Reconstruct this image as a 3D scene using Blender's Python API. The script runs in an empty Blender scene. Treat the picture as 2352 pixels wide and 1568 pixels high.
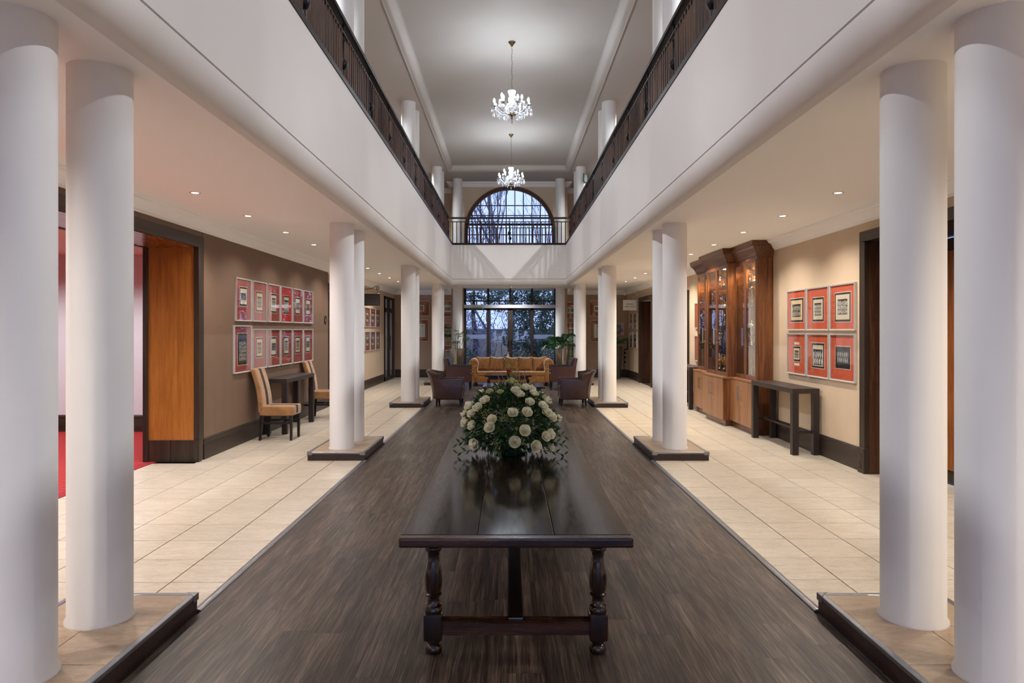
import bpy, bmesh, math, random
import numpy as np
from mathutils import Vector, Matrix

random.seed(7)
PI = math.pi
SC = bpy.context.scene
COL = SC.collection

# ------------------------------------------------------------------ camera, world, exposure
CAM_H = 1.68
cam = bpy.data.cameras.new('camera')
cam.lens = 24.0; cam.sensor_width = 36.0
cam.shift_x = 6.0/2352.0
cam.shift_y = -26.0/2352.0
cam.clip_start = 0.05; cam.clip_end = 300
cob = bpy.data.objects.new('camera', cam); COL.objects.link(cob)
cob.location = (0, 0, CAM_H); cob.rotation_euler = (PI/2, 0, 0)
SC.camera = cob

world = bpy.data.worlds.new('sky'); SC.world = world
world.use_nodes = True
wn = world.node_tree.nodes
wn['Background'].inputs[0].default_value = (0.43, 0.54, 0.95, 1)
wn['Background'].inputs[1].default_value = 1.75

SC.view_settings.view_transform = 'Standard'
SC.view_settings.look = 'None'
SC.view_settings.gamma = 1.0
SC.view_settings.use_curve_mapping = False
SC.view_settings.exposure = 0.0

CHANDELIER_GLOW = 350.0
SPOT_RFAR = 150.0
SPOT_R, SPOT_L, SPOT_LFAR, SPOT_SIDE, SPOT_G = 102.0, 118.0, 56.0, 125.0, 245.0
WARM = (1.0, 0.92, 0.82); WARM_L = (1.0, 0.93, 0.87); COOL = (0.93, 0.96, 1.0)

# ------------------------------------------------------------------ colours and materials
def S(r, g, b, k=1.0):
    def c(u):
        u = u/255.0
        return (u/12.92 if u <= 0.04045 else ((u+0.055)/1.055)**2.4)*k
    return (c(r), c(g), c(b), 1.0)

class NT:
    def __init__(s, name):
        s.m = bpy.data.materials.new(name); s.m.use_nodes = True
        s.t = s.m.node_tree; s.t.nodes.clear()
        s.out = s.t.nodes.new('ShaderNodeOutputMaterial')
    def n(s, typ, **kw):
        nd = s.t.nodes.new(typ)
        for k, v in kw.items(): setattr(nd, k, v)
        return nd
    def l(s, a, b): s.t.links.new(a, b)
    def set(s, inp, v):
        if hasattr(v, 'is_output'): s.l(v, inp)
        else: inp.default_value = v
    def math(s, op, a, b=0.0, c=None):
        nd = s.n('ShaderNodeMath', operation=op)
        s.set(nd.inputs[0], a); s.set(nd.inputs[1], b)
        if c is not None: s.set(nd.inputs[2], c)
        return nd.outputs[0]
    def vmul(s, v, k):
        nd = s.n('ShaderNodeVectorMath', operation='MULTIPLY'); s.l(v, nd.inputs[0]); s.set(nd.inputs[1], k); return nd.outputs[0]
    def vadd(s, v, k):
        nd = s.n('ShaderNodeVectorMath', operation='ADD'); s.l(v, nd.inputs[0]); s.set(nd.inputs[1], k); return nd.outputs[0]
    def noise(s, v, scale, detail=4, rough=0.55, dist=0.0):
        nd = s.n('ShaderNodeTexNoise'); s.l(v, nd.inputs['Vector'])
        nd.inputs['Scale'].default_value = scale; nd.inputs['Detail'].default_value = detail
        nd.inputs['Roughness'].default_value = rough; nd.inputs['Distortion'].default_value = dist
        return nd.outputs[0]
    def ramp(s, f, stops):
        nd = s.n('ShaderNodeValToRGB'); s.l(f, nd.inputs[0])
        e = nd.color_ramp.elements
        while len(e) < len(stops): e.new(0.5)
        for el, (p, c) in zip(e, stops): el.position = p; el.color = c
        return nd.outputs[0]
    def mix(s, f, a, b, mode='MIX'):
        nd = s.n('ShaderNodeMix', data_type='RGBA', blend_type=mode)
        s.set(nd.inputs[0], f); s.set(nd.inputs[6], a); s.set(nd.inputs[7], b)
        return nd.outputs[2]
    def pos(s): return s.n('ShaderNodeNewGeometry').outputs['Position']
    def rnd(s): return s.n('ShaderNodeObjectInfo').outputs['Random']
    def bsdf(s, color, rough=0.5, metal=0.0, spec=0.5, coat=0.0, coat_rough=0.05, bump=None, bstr=0.1, bdist=0.01, sheen=0.0):
        b = s.n('ShaderNodeBsdfPrincipled')
        s.set(b.inputs['Base Color'], color); s.set(b.inputs['Roughness'], rough)
        s.set(b.inputs['Metallic'], metal); b.inputs['Specular IOR Level'].default_value = spec
        b.inputs['Coat Weight'].default_value = coat; b.inputs['Coat Roughness'].default_value = coat_rough
        b.inputs['Sheen Weight'].default_value = sheen
        if bump is not None:
            bp = s.n('ShaderNodeBump'); bp.inputs['Strength'].default_value = bstr; bp.inputs['Distance'].default_value = bdist
            s.l(bump, bp.inputs['Height']); s.l(bp.outputs[0], b.inputs['Normal'])
        s.l(b.outputs[0], s.out.inputs[0]); return s.m

MATS = {}
def plain(name, c, rough=0.5, metal=0.0, spec=0.5, coat=0.0, var=0.06, scale=6.0, bstr=0.04, sheen=0.0):
    t = NT(name); p = t.pos(); f = t.noise(p, scale, 2 if var < 0.04 else 4)
    lo = tuple(x*(1-var) for x in c[:3])+(1,); hi = tuple(min(1, x*(1+var)) for x in c[:3])+(1,)
    col = t.ramp(f, [(0.3, lo), (0.7, hi)])
    fb = t.noise(p, scale*14, 2) if bstr >= 0.1 else None
    MATS[name] = t.bsdf(col, rough, metal, spec, coat, bump=fb, bstr=bstr, bdist=0.004, sheen=sheen); return MATS[name]

def wood(name, c1, c2, c3, axis='z', freq=14.0, rough=0.35, coat=0.0, stretch=0.07, rnd_amt=0.0, bstr=0.06, spec=0.5, fine=0.35):
    t = NT(name); p = t.pos(); r = t.rnd()
    off = t.n('ShaderNodeCombineXYZ'); k = t.math('MULTIPLY', r, 61.0)
    for i in range(3): t.l(k, off.inputs[i])
    p = t.vadd(p, off.outputs[0])
    sv = [1.0, 1.0, 1.0]; sv['xyz'.index(axis)] = stretch
    q = t.vmul(p, tuple(sv))
    f = t.noise(q, freq, 6, 0.6, 0.9)
    g = t.noise(q, freq*9, 3, 0.6, 0.2)
    col = t.ramp(f, [(0.28, c1), (0.5, c2), (0.74, c3)])
    gg = t.ramp(g, [(0.35, (1-fine, 1-fine, 1-fine, 1)), (0.65, (1+fine*0.3,)*3+(1,))])
    col = t.mix(1.0, col, gg, 'MULTIPLY')
    if rnd_amt:
        rr = t.ramp(r, [(0.0, (1-rnd_amt,)*3+(1,)), (1.0, (1+rnd_amt,)*3+(1,))])
        col = t.mix(1.0, col, rr, 'MULTIPLY')
    rg = t.math('MULTIPLY_ADD', g, 0.18, rough-0.07)
    MATS[name] = t.bsdf(col, rg, 0, spec, coat, bump=g, bstr=bstr, bdist=0.003); return MATS[name]

def tile_mat(name, a, b, c, rough=0.28):
    t = NT(name); p = t.pos(); r = t.rnd()
    off = t.n('ShaderNodeCombineXYZ'); t.l(t.math('MULTIPLY', r, 23.0), off.inputs[2])
    p = t.vadd(p, off.outputs[0])
    q = t.vmul(p, (1.0, 3.2, 1.0))
    f = t.noise(q, 5.5, 6, 0.68, 0.7); g = t.noise(q, 30, 4, 0.75, 0.4)
    col = t.ramp(f, [(0.25, a), (0.5, b), (0.78, c)])
    gg = t.ramp(g, [(0.30, (0.72, 0.66, 0.58, 1)), (0.50, (1, 1, 1, 1))])
    col = t.mix(0.8, col, gg, 'MULTIPLY')
    rr = t.ramp(r, [(0, (0.93, 0.93, 0.93, 1)), (1, (1.05, 1.05, 1.05, 1))])
    col = t.mix(1.0, col, rr, 'MULTIPLY')
    rg = t.math('MULTIPLY_ADD', g, 0.2, rough-0.05)
    MATS[name] = t.bsdf(col, rg, 0, 0.5); return MATS[name]

def emis(name, c, k):
    t = NT(name); e = t.n('ShaderNodeEmission'); e.inputs[0].default_value = c; e.inputs[1].default_value = k
    t.l(e.outputs[0], t.out.inputs[0]); MATS[name] = t.m; return t.m

def glassy(name, tint=(1, 1, 1, 1), ior=1.45, rough=0.0, base=0.0):
    t = NT(name); tr = t.n('ShaderNodeBsdfTransparent'); tr.inputs[0].default_value = tint
    gl = t.n('ShaderNodeBsdfGlossy'); gl.inputs['Roughness'].default_value = rough
    f0 = ((ior-1)/(ior+1))**2*1.6+base
    fr = t.n('ShaderNodeLayerWeight'); f = t.math('POWER', fr.outputs['Facing'], 5.0)
    f = t.math('MULTIPLY_ADD', f, 1.0-f0, f0)
    mx = t.n('ShaderNodeMixShader'); t.l(f, mx.inputs[0]); t.l(tr.outputs[0], mx.inputs[1]); t.l(gl.outputs[0], mx.inputs[2])
    t.l(mx.outputs[0], t.out.inputs[0]); MATS[name] = t.m; return t.m

def frosted(name, c, k=0.55):
    t = NT(name); tr = t.n('ShaderNodeBsdfTransparent'); df = t.n('ShaderNodeBsdfTranslucent'); df.inputs[0].default_value = c
    mx = t.n('ShaderNodeMixShader'); mx.inputs[0].default_value = k
    t.l(tr.outputs[0], mx.inputs[1]); t.l(df.outputs[0], mx.inputs[2]); t.l(mx.outputs[0], t.out.inputs[0])
    MATS[name] = t.m; return t.m

def print_mat(name, paper, bg, fg, rows, n, box=(0.12, 0.88, 0.2, 0.8), top=None):
    """a flat monochrome print: paper margin, dark picture area, rows of pale standing figures"""
    t = NT(name); tc = t.n('ShaderNodeTexCoord'); sp = t.n('ShaderNodeSeparateXYZ'); t.l(tc.outputs['Generated'], sp.inputs[0])
    X, Z = sp.outputs[0], sp.outputs[2]; r = t.rnd()
    off = t.n('ShaderNodeCombineXYZ'); k = t.math('MULTIPLY', r, 91.0); t.l(k, off.inputs[0]); t.l(k, off.inputs[1])
    pv = t.vadd(tc.outputs['Generated'], off.outputs[0])
    nz = t.noise(pv, 24, 5, 0.75); nz2 = t.noise(pv, 6, 4); na = t.noise(pv, 9, 3); nb = t.noise(t.vadd(pv, (3.3, 1.7, 5.1)), 11, 3); nc = t.noise(t.vadd(pv, (7.1, 2.9, 1.3)), 55, 3, 0.7)
    u0 = t.math('DIVIDE', t.math('SUBTRACT', X, box[0]), box[1]-box[0])
    v0 = t.math('DIVIDE', t.math('SUBTRACT', Z, box[2]), box[3]-box[2])
    u = t.math('ADD', u0, t.math('MULTIPLY_ADD', na, 0.16, -0.08)); v = t.math('ADD', v0, t.math('MULTIPLY_ADD', nb, 0.22, -0.11))
    ins = t.math('MULTIPLY', t.math('MULTIPLY', t.math('GREATER_THAN', u0, 0), t.math('LESS_THAN', u0, 1)),
                 t.math('MULTIPLY', t.math('GREATER_THAN', v0, 0), t.math('LESS_THAN', v0, 1)))
    fig = None
    for i in range(rows):
        sh = 0.5 if i % 2 else 0.0
        cu = t.math('SUBTRACT', t.math('FRACT', t.math('MULTIPLY_ADD', u, n, sh)), 0.5)
        hz = 0.85/rows; c0 = 0.06+i*hz+hz*0.42
        dv = t.math('DIVIDE', t.math('SUBTRACT', v, c0), hz*0.5)
        d = t.math('ADD', t.math('MULTIPLY', t.math('MULTIPLY', cu, cu), 7.0), t.math('MULTIPLY', dv, dv))
        d = t.math('ADD', d, t.math('MULTIPLY_ADD', nz, 2.6, -1.3))
        m = t.math('LESS_THAN', d, 0.95)
        fig = m if fig is None else t.math('MAXIMUM', fig, m)
    b2 = tuple(min(1, x*2.6+0.01) for x in bg[:3])+(1,)
    bgc = t.ramp(nz2, [(0.35, bg), (0.7, b2)])
    f2 = tuple(x*0.45 for x in fg[:3])+(1,)
    fgc = t.ramp(nc, [(0.36, tuple(x*0.12 for x in fg[:3])+(1,)), (0.47, f2), (0.55, fg)])
    pic = t.mix(fig, bgc, fgc)
    col = t.mix(ins, paper, pic)
    MATS[name] = t.bsdf(col, 0.6); return MATS[name]

def leaf_mat(name, scale, stops):
    t = NT(name); c = t.ramp(t.noise(t.pos(), scale, 4), stops)
    t.bsdf(c, 0.45); b = t.out.inputs[0].links[0].from_socket
    tr = t.n('ShaderNodeBsdfTranslucent'); t.l(c, tr.inputs[0]); mx = t.n('ShaderNodeMixShader'); mx.inputs[0].default_value = 0.45
    t.l(b, mx.inputs[1]); t.l(tr.outputs[0], mx.inputs[2]); t.l(mx.outputs[0], t.out.inputs[0]); MATS[name] = t.m
# paints and walls
plain('white_paint', S(222, 217, 213), 0.62, var=0.015, scale=1.2, bstr=0.03)
plain('column_paint', S(232, 230, 228), 0.5, var=0.015, scale=2.0, bstr=0.03)
plain('ceiling_paint', S(252, 251, 250), 0.7, var=0.01, scale=1.0, bstr=0.02)
plain('ceiling_paint_dimmed', S(196, 190, 183), 0.7, var=0.015, scale=1.0, bstr=0.02)  # same white paint, toned down so the colour carries the dim light
plain('wall_mid', S(172, 146, 124), 0.62, var=0.03, scale=3, bstr=0.05)
plain('wall_tan_dimmed', S(118, 94, 76), 0.62, var=0.03, scale=3, bstr=0.05)  # darkened in colour for the weaker lamps along the picture wall
plain('wall_cream', S(206, 184, 158), 0.62, var=0.03, scale=3, bstr=0.05)
plain('side_room_paint', S(222, 220, 224), 0.6, var=0.01)
plain('side_room_ceiling', S(232, 204, 186), 0.7, var=0.01)
plain('grout', S(62, 52, 43), 0.9, var=0.1, scale=30)
tile_mat('travertine', S(182, 168, 149), S(201, 189, 171), S(214, 205, 190))
tile_mat('plinth_tile_dimmed', S(150, 128, 104), S(170, 148, 124), S(188, 168, 146))  # travertine toned down, weaker light on the plinth tops put into the colour
plain('gallery_bounce_cut', S(70, 58, 52), 0.95, var=0.15, scale=40)  # dark surface added on the unseen gallery floor to bounce less light upward
plain('paving', S(190, 186, 180), 0.85, var=0.08, scale=3)
t = NT('plank_wood'); p = t.pos(); r = t.rnd()
off = t.n('ShaderNodeCombineXYZ'); k_ = t.math('MULTIPLY', r, 61.0)
for i_ in range(3): t.l(k_, off.inputs[i_])
p = t.vadd(p, off.outputs[0])
w_ = t.noise(t.vmul(p, (1, 0.25, 1)), 6, 3); cx_ = t.n('ShaderNodeCombineXYZ'); t.l(t.math('MULTIPLY', w_, 0.03), cx_.inputs[0])
q = t.vmul(t.vadd(p, cx_.outputs[0]), (1, 0.028, 1))
fa = t.noise(q, 26, 4, 0.65); fb = t.noise(q, 130, 3, 0.7); fc = t.noise(t.vmul(p, (1, 0.3, 1)), 5, 3)
f_ = t.math('ADD', t.math('MULTIPLY', fa, 0.55), t.math('MULTIPLY_ADD', fb, 0.6, t.math('MULTIPLY_ADD', fc, 0.3, -0.22)))
col = t.ramp(f_, [(0.36, S(25, 18, 15)), (0.48, S(56, 45, 37)), (0.60, S(90, 75, 64)), (0.72, S(124, 107, 93))])
col = t.mix(1.0, col, t.ramp(r, [(0, (0.88,)*3+(1,)), (1, (1.1,)*3+(1,))]), 'MULTIPLY')
MATS['plank_wood'] = t.bsdf(col, t.math('MULTIPLY_ADD', fb, -0.3, 0.52), bump=fb, bstr=0.15, bdist=0.002)
plain('underlay', S(30, 24, 20), 0.9)
plain('steel_trim', S(150, 152, 156), 0.35, 0.9, var=0.08, scale=20)
t = NT('granite'); f = t.noise(t.pos(), 160, 3, 0.8)
MATS['granite'] = t.bsdf(t.ramp(f, [(0.42, S(26, 18, 16)), (0.55, S(58, 40, 34)), (0.7, S(96, 74, 64))]), 0.3)
wood('dark_trim', S(36, 27, 20), S(52, 40, 30), S(66, 52, 40), 'z', 12, 0.4, fine=0.2)
wood('dark_trim_y', S(36, 27, 20), S(52, 40, 30), S(66, 52, 40), 'y', 12, 0.4, fine=0.2)
wood('dark_trim_x', S(36, 27, 20), S(52, 40, 30), S(66, 52, 40), 'x', 12, 0.4, fine=0.2)
wood('jamb_wood', S(128, 76, 30), S(160, 100, 42), S(184, 122, 56), 'z', 5, 0.3, fine=0.18, coat=0.2)
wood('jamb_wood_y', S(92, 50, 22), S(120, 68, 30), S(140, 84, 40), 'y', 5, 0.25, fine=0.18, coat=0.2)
wood('cabinet_wood', S(70, 37, 18), S(116, 68, 34), S(154, 98, 54), 'z', 15, 0.32, fine=0.35, coat=0.15, stretch=0.05)
wood('cabinet_wood_y', S(64, 34, 18), S(100, 58, 30), S(134, 82, 44), 'y', 14, 0.32, fine=0.25, coat=0.15)
wood('cabinet_light', S(128, 84, 52), S(158, 108, 70), S(178, 128, 86), 'z', 7, 0.38, fine=0.2)
wood('door_wood', S(96, 52, 22), S(142, 82, 38), S(168, 104, 52), 'z', 6, 0.35, fine=0.3)
wood('rail_wood', S(40, 23, 14), S(68, 42, 26), S(92, 60, 38), 'z', 14, 0.5, rnd_amt=0.3, spec=0.25)
wood('rail_wood_y', S(24, 16, 12), S(36, 25, 19), S(50, 35, 26), 'y', 14, 0.5, spec=0.25)
wood('rail_wood_x', S(24, 16, 12), S(36, 25, 19), S(50, 35, 26), 'x', 14, 0.5, spec=0.25)
wood('table_wood', S(20, 13, 10), S(34, 23, 18), S(52, 37, 29), 'y', 7, 0.11, fine=0.25, stretch=0.12, coat=0.0, bstr=0.02, rnd_amt=0.06, spec=0.42)
wood('table_leg_wood', S(20, 10, 6), S(38, 20, 12), S(58, 31, 19), 'z', 9, 0.2, fine=0.2, coat=0.5)
wood('table_edge_wood', S(30, 17, 10), S(62, 36, 21), S(98, 58, 34), 'x', 9, 0.25, fine=0.3, coat=0.3)
wood('console_wood', S(40, 30, 27), S(52, 40, 36), S(64, 51, 46), 'y', 10, 0.42, fine=0.12)
wood('console_leg', S(32, 23, 21), S(44, 33, 30), S(54, 42, 38), 'z', 10, 0.45, fine=0.12)
wood('black_wood', S(20, 15, 13), S(28, 22, 19), S(38, 30, 26), 'z', 10, 0.4, fine=0.1)
plain('iron', S(22, 22, 24), 0.45, 0.6, var=0.1, scale=30)
plain('iron_white', S(205, 200, 192), 0.5, 0.0)
plain('tan_suede', S(164, 117, 70), 0.85, var=0.28, scale=9, bstr=0.15, sheen=0.4)
plain('stripe_fabric', S(62, 56, 50), 0.8, var=0.1, scale=30, bstr=0.1)
plain('gold_velvet', S(166, 112, 46), 0.6, var=0.45, scale=14, bstr=0.2, sheen=0.6)
plain('gold_cushion', S(150, 102, 42), 0.6, var=0.55, scale=22, bstr=0.25, sheen=0.6)
plain('brown_leather', S(64, 42, 36), 0.26, var=0.14, scale=14, bstr=0.12, coat=0.15)
plain('dark_leather', S(38, 30, 30), 0.3, var=0.1, scale=14, bstr=0.12)
plain('burgundy_leather', S(80, 50, 46), 0.34, var=0.12, scale=14, bstr=0.12, coat=0.1)
plain('blue_leather', S(40, 44, 58), 0.4, var=0.1, scale=14, bstr=0.1)
plain('silver_frame', S(206, 203, 200), 0.35, 0.35, var=0.05, scale=20)
plain('gilt_frame', S(214, 196, 164), 0.4, 0.2, var=0.05, scale=20)
plain('mat_red', S(206, 92, 58), 0.75, var=0.05, scale=8)
plain('mat_rust', S(164, 70, 62), 0.75, var=0.05, scale=8)
plain('mat_scarlet', S(206, 40, 28), 0.7, var=0.05, scale=8)
plain('mat_brown', S(168, 84, 52), 0.75, var=0.05, scale=8)
plain('mat_black', S(30, 30, 32), 0.7)
plain('mat_white', S(232, 228, 218), 0.7)
CREAM = S(216, 205, 180)
print_mat('print_team_a', CREAM, S(30, 28, 24), S(240, 236, 224), 3, 7, (0.14, 0.86, 0.2, 0.82))
print_mat('print_team_b', S(222, 198, 160), S(26, 24, 22), S(214, 204, 186), 2, 7, (0.12, 0.86, 0.16, 0.8))
print_mat('print_team_c', S(34, 34, 36), S(20, 22, 24), S(200, 200, 196), 2, 6, (0.06, 0.94, 0.2, 0.92))
print_mat('print_team_d', CREAM, S(16, 18, 26), S(236, 236, 230), 2, 5, (0.06, 0.94, 0.04, 0.8))
print_mat('print_group', S(224, 214, 190), S(40, 40, 42), S(150, 150, 146), 2, 6, (0.08, 0.92, 0.26, 0.72))
print_mat('print_portrait', S(24, 24, 26), S(16, 17, 20), S(150, 150, 150), 1, 1, (0.1, 0.9, 0.05, 0.95))
print_mat('print_grid', S(60, 62, 62), S(30, 32, 34), S(206, 202, 186), 5, 6, (0.08, 0.92, 0.04, 0.86))
print_mat('print_letter', S(222, 224, 208), S(196, 198, 184), S(60, 60, 60), 1, 9, (0.4, 0.6, 0.78, 0.9))
print_mat('print_colour', S(60, 60, 52), S(44, 104, 44), S(110, 190, 96), 2, 3, (0.08, 0.92, 0.1, 0.9))
glassy('picture_glass', (1, 1, 1, 1), 1.42)
glassy('window_glass', (0.96, 0.98, 1.0, 1), 1.16)
glassy('cabinet_glass', (0.97, 0.98, 0.98, 1), 1.5)
glassy('shelf_glass', (0.88, 0.95, 0.92, 1), 1.5, 0.02, 0.06)
t = NT('crystal'); MATS['crystal'] = t.bsdf((0.66, 0.68, 0.73, 1), 0.09, 0.55, 0.8)
frosted('frosted_film', (0.9, 0.93, 1.0, 1), 0.75)
emis('bulb_glow', (0.80, 0.89, 1.0, 1), CHANDELIER_GLOW)
emis('downlight_glow', (1.0, 0.93, 0.82, 1), 22.0).cycles.emission_sampling = 'NONE'
plain('brass', S(150, 136, 100), 0.25, 1.0, var=0.1, scale=30)
plain('silver', S(214, 212, 206), 0.14, 1.0, var=0.05, scale=30)
plain('gold', S(206, 168, 84), 0.18, 1.0, var=0.05, scale=30)
plain('chrome', S(205, 205, 206), 0.2, 1.0, var=0.04, scale=30)
t = NT('brushed_steel'); q = t.vmul(t.pos(), (1, 1, 0.03)); f = t.noise(q, 60, 3)
MATS['brushed_steel'] = t.bsdf(t.ramp(f, [(0.3, S(150, 146, 138)), (0.7, S(190, 186, 178))]), 0.24, 1.0)
plain('grey_pot', S(104, 98, 92), 0.4, 0.5, var=0.08)
plain('frame_bronze', S(48, 36, 29), 0.45, 0.2, var=0.06)
plain('arch_trim', S(92, 62, 46), 0.45, var=0.12, scale=12)
plain('beam_white', S(196, 198, 206), 0.5, var=0.02)
plain('soil', S(52, 40, 30), 0.95, var=0.3, scale=60)
def petal(name, lo, mid, hi):
    t = NT(name); tc = t.n('ShaderNodeTexCoord'); sp = t.n('ShaderNodeSeparateXYZ'); t.l(tc.outputs['Generated'], sp.inputs[0])
    nz = t.noise(t.pos(), 60, 3); f = t.math('MULTIPLY_ADD', nz, 0.25, t.math('SUBTRACT', sp.outputs[2], 0.12))
    c = t.ramp(f, [(0.0, lo), (0.45, mid), (0.9, hi)]); t.bsdf(c, 0.55, sheen=0.2); b = t.out.inputs[0].links[0].from_socket
    tr = t.n('ShaderNodeBsdfTranslucent'); t.l(c, tr.inputs[0]); mx = t.n('ShaderNodeMixShader'); mx.inputs[0].default_value = 0.4
    t.l(b, mx.inputs[1]); t.l(tr.outputs[0], mx.inputs[2]); t.l(mx.outputs[0], t.out.inputs[0]); MATS[name] = t.m
petal('rose_petal', S(220, 220, 162), S(249, 245, 216), S(254, 252, 240))
plain('rose_green', S(206, 212, 150), 0.6, var=0.1, scale=40)
t = NT('bouquet_leaf'); r = t.noise(t.pos(), 18, 3)
MATS['bouquet_leaf'] = t.bsdf(t.ramp(r, [(0.3, S(28, 56, 26)), (0.55, S(52, 88, 42)), (0.75, S(96, 122, 66))]), 0.38)
t = NT('palm_leaf'); r = t.noise(t.pos(), 14, 3)
MATS['palm_leaf'] = t.bsdf(t.ramp(r, [(0.3, S(30, 70, 36)), (0.6, S(58, 110, 60)), (0.8, S(96, 142, 84))]), 0.4)
t = NT('filler_flower'); r = t.noise(t.pos(), 40, 2)
MATS['filler_flower'] = t.bsdf(t.ramp(r, [(0.3, S(96, 104, 48)), (0.7, S(190, 186, 110))]), 0.6)
plain('green_glass', S(14, 74, 52), 0.15, coat=0.5, var=0.15)
plain('red_glass', S(150, 26, 26), 0.15, coat=0.5, var=0.1)
plain('twig', S(160, 124, 88), 0.7, var=0.2, scale=30)
plain('stem_green', S(84, 96, 50), 0.6, var=0.2)
plain('bark', S(62, 52, 46), 0.9, var=0.25, scale=12, bstr=0.4)
plain('pale_bark', S(140, 134, 142), 0.9, var=0.25, scale=12, bstr=0.3)
leaf_mat('tree_leaf', 3.0, [(0.35, S(46, 74, 62)), (0.55, S(104, 136, 112)), (0.75, S(178, 196, 170))])
leaf_mat('hedge_leaf_dusk', 4.0, [(0.35, S(120, 120, 138)), (0.55, S(182, 182, 200)), (0.75, S(236, 236, 244))])  # dusk light is mixed into the pale lilac leaf colour
plain('lawn', S(70, 82, 60), 0.9, var=0.3, scale=10)
plain('garden_wall_paint', S(170, 150, 120), 0.8)
plain('sign_dark', S(58, 50, 45), 0.5)
plain('sign_letter', S(26, 21, 19), 0.5)
plain('sign_white', S(224, 226, 222), 0.5)
plain('exit_green', S(34, 84, 54), 0.5)
plain('plaque_metal', S(70, 58, 48), 0.4, 0.6)
# patterned red carpet: fine gold diamonds
t = NT('red_carpet'); p = t.pos(); sp = t.n('ShaderNodeSeparateXYZ'); t.l(p, sp.inputs[0])
a = t.math('FRACT', t.math('MULTIPLY', sp.outputs[1], 11.0)); b = t.math('PINGPONG', t.math('MULTIPLY', sp.outputs[0], 9.0), 1.0)
d = t.math('ABSOLUTE', t.math('SUBTRACT', a, t.math('MULTIPLY_ADD', b, 0.5, 0.25)))
ln = t.math('LESS_THAN', d, 0.09)
nz = t.noise(p, 220, 2)
cc = t.mix(t.math('MULTIPLY', ln, 0.45), S(160, 16, 30), S(196, 110, 72))
MATS['red_carpet'] = t.bsdf(cc, 0.95, bump=nz, bstr=0.3, bdist=0.004)
plain('carpet_border', S(150, 22, 34), 0.95, var=0.1, scale=60)

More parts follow.
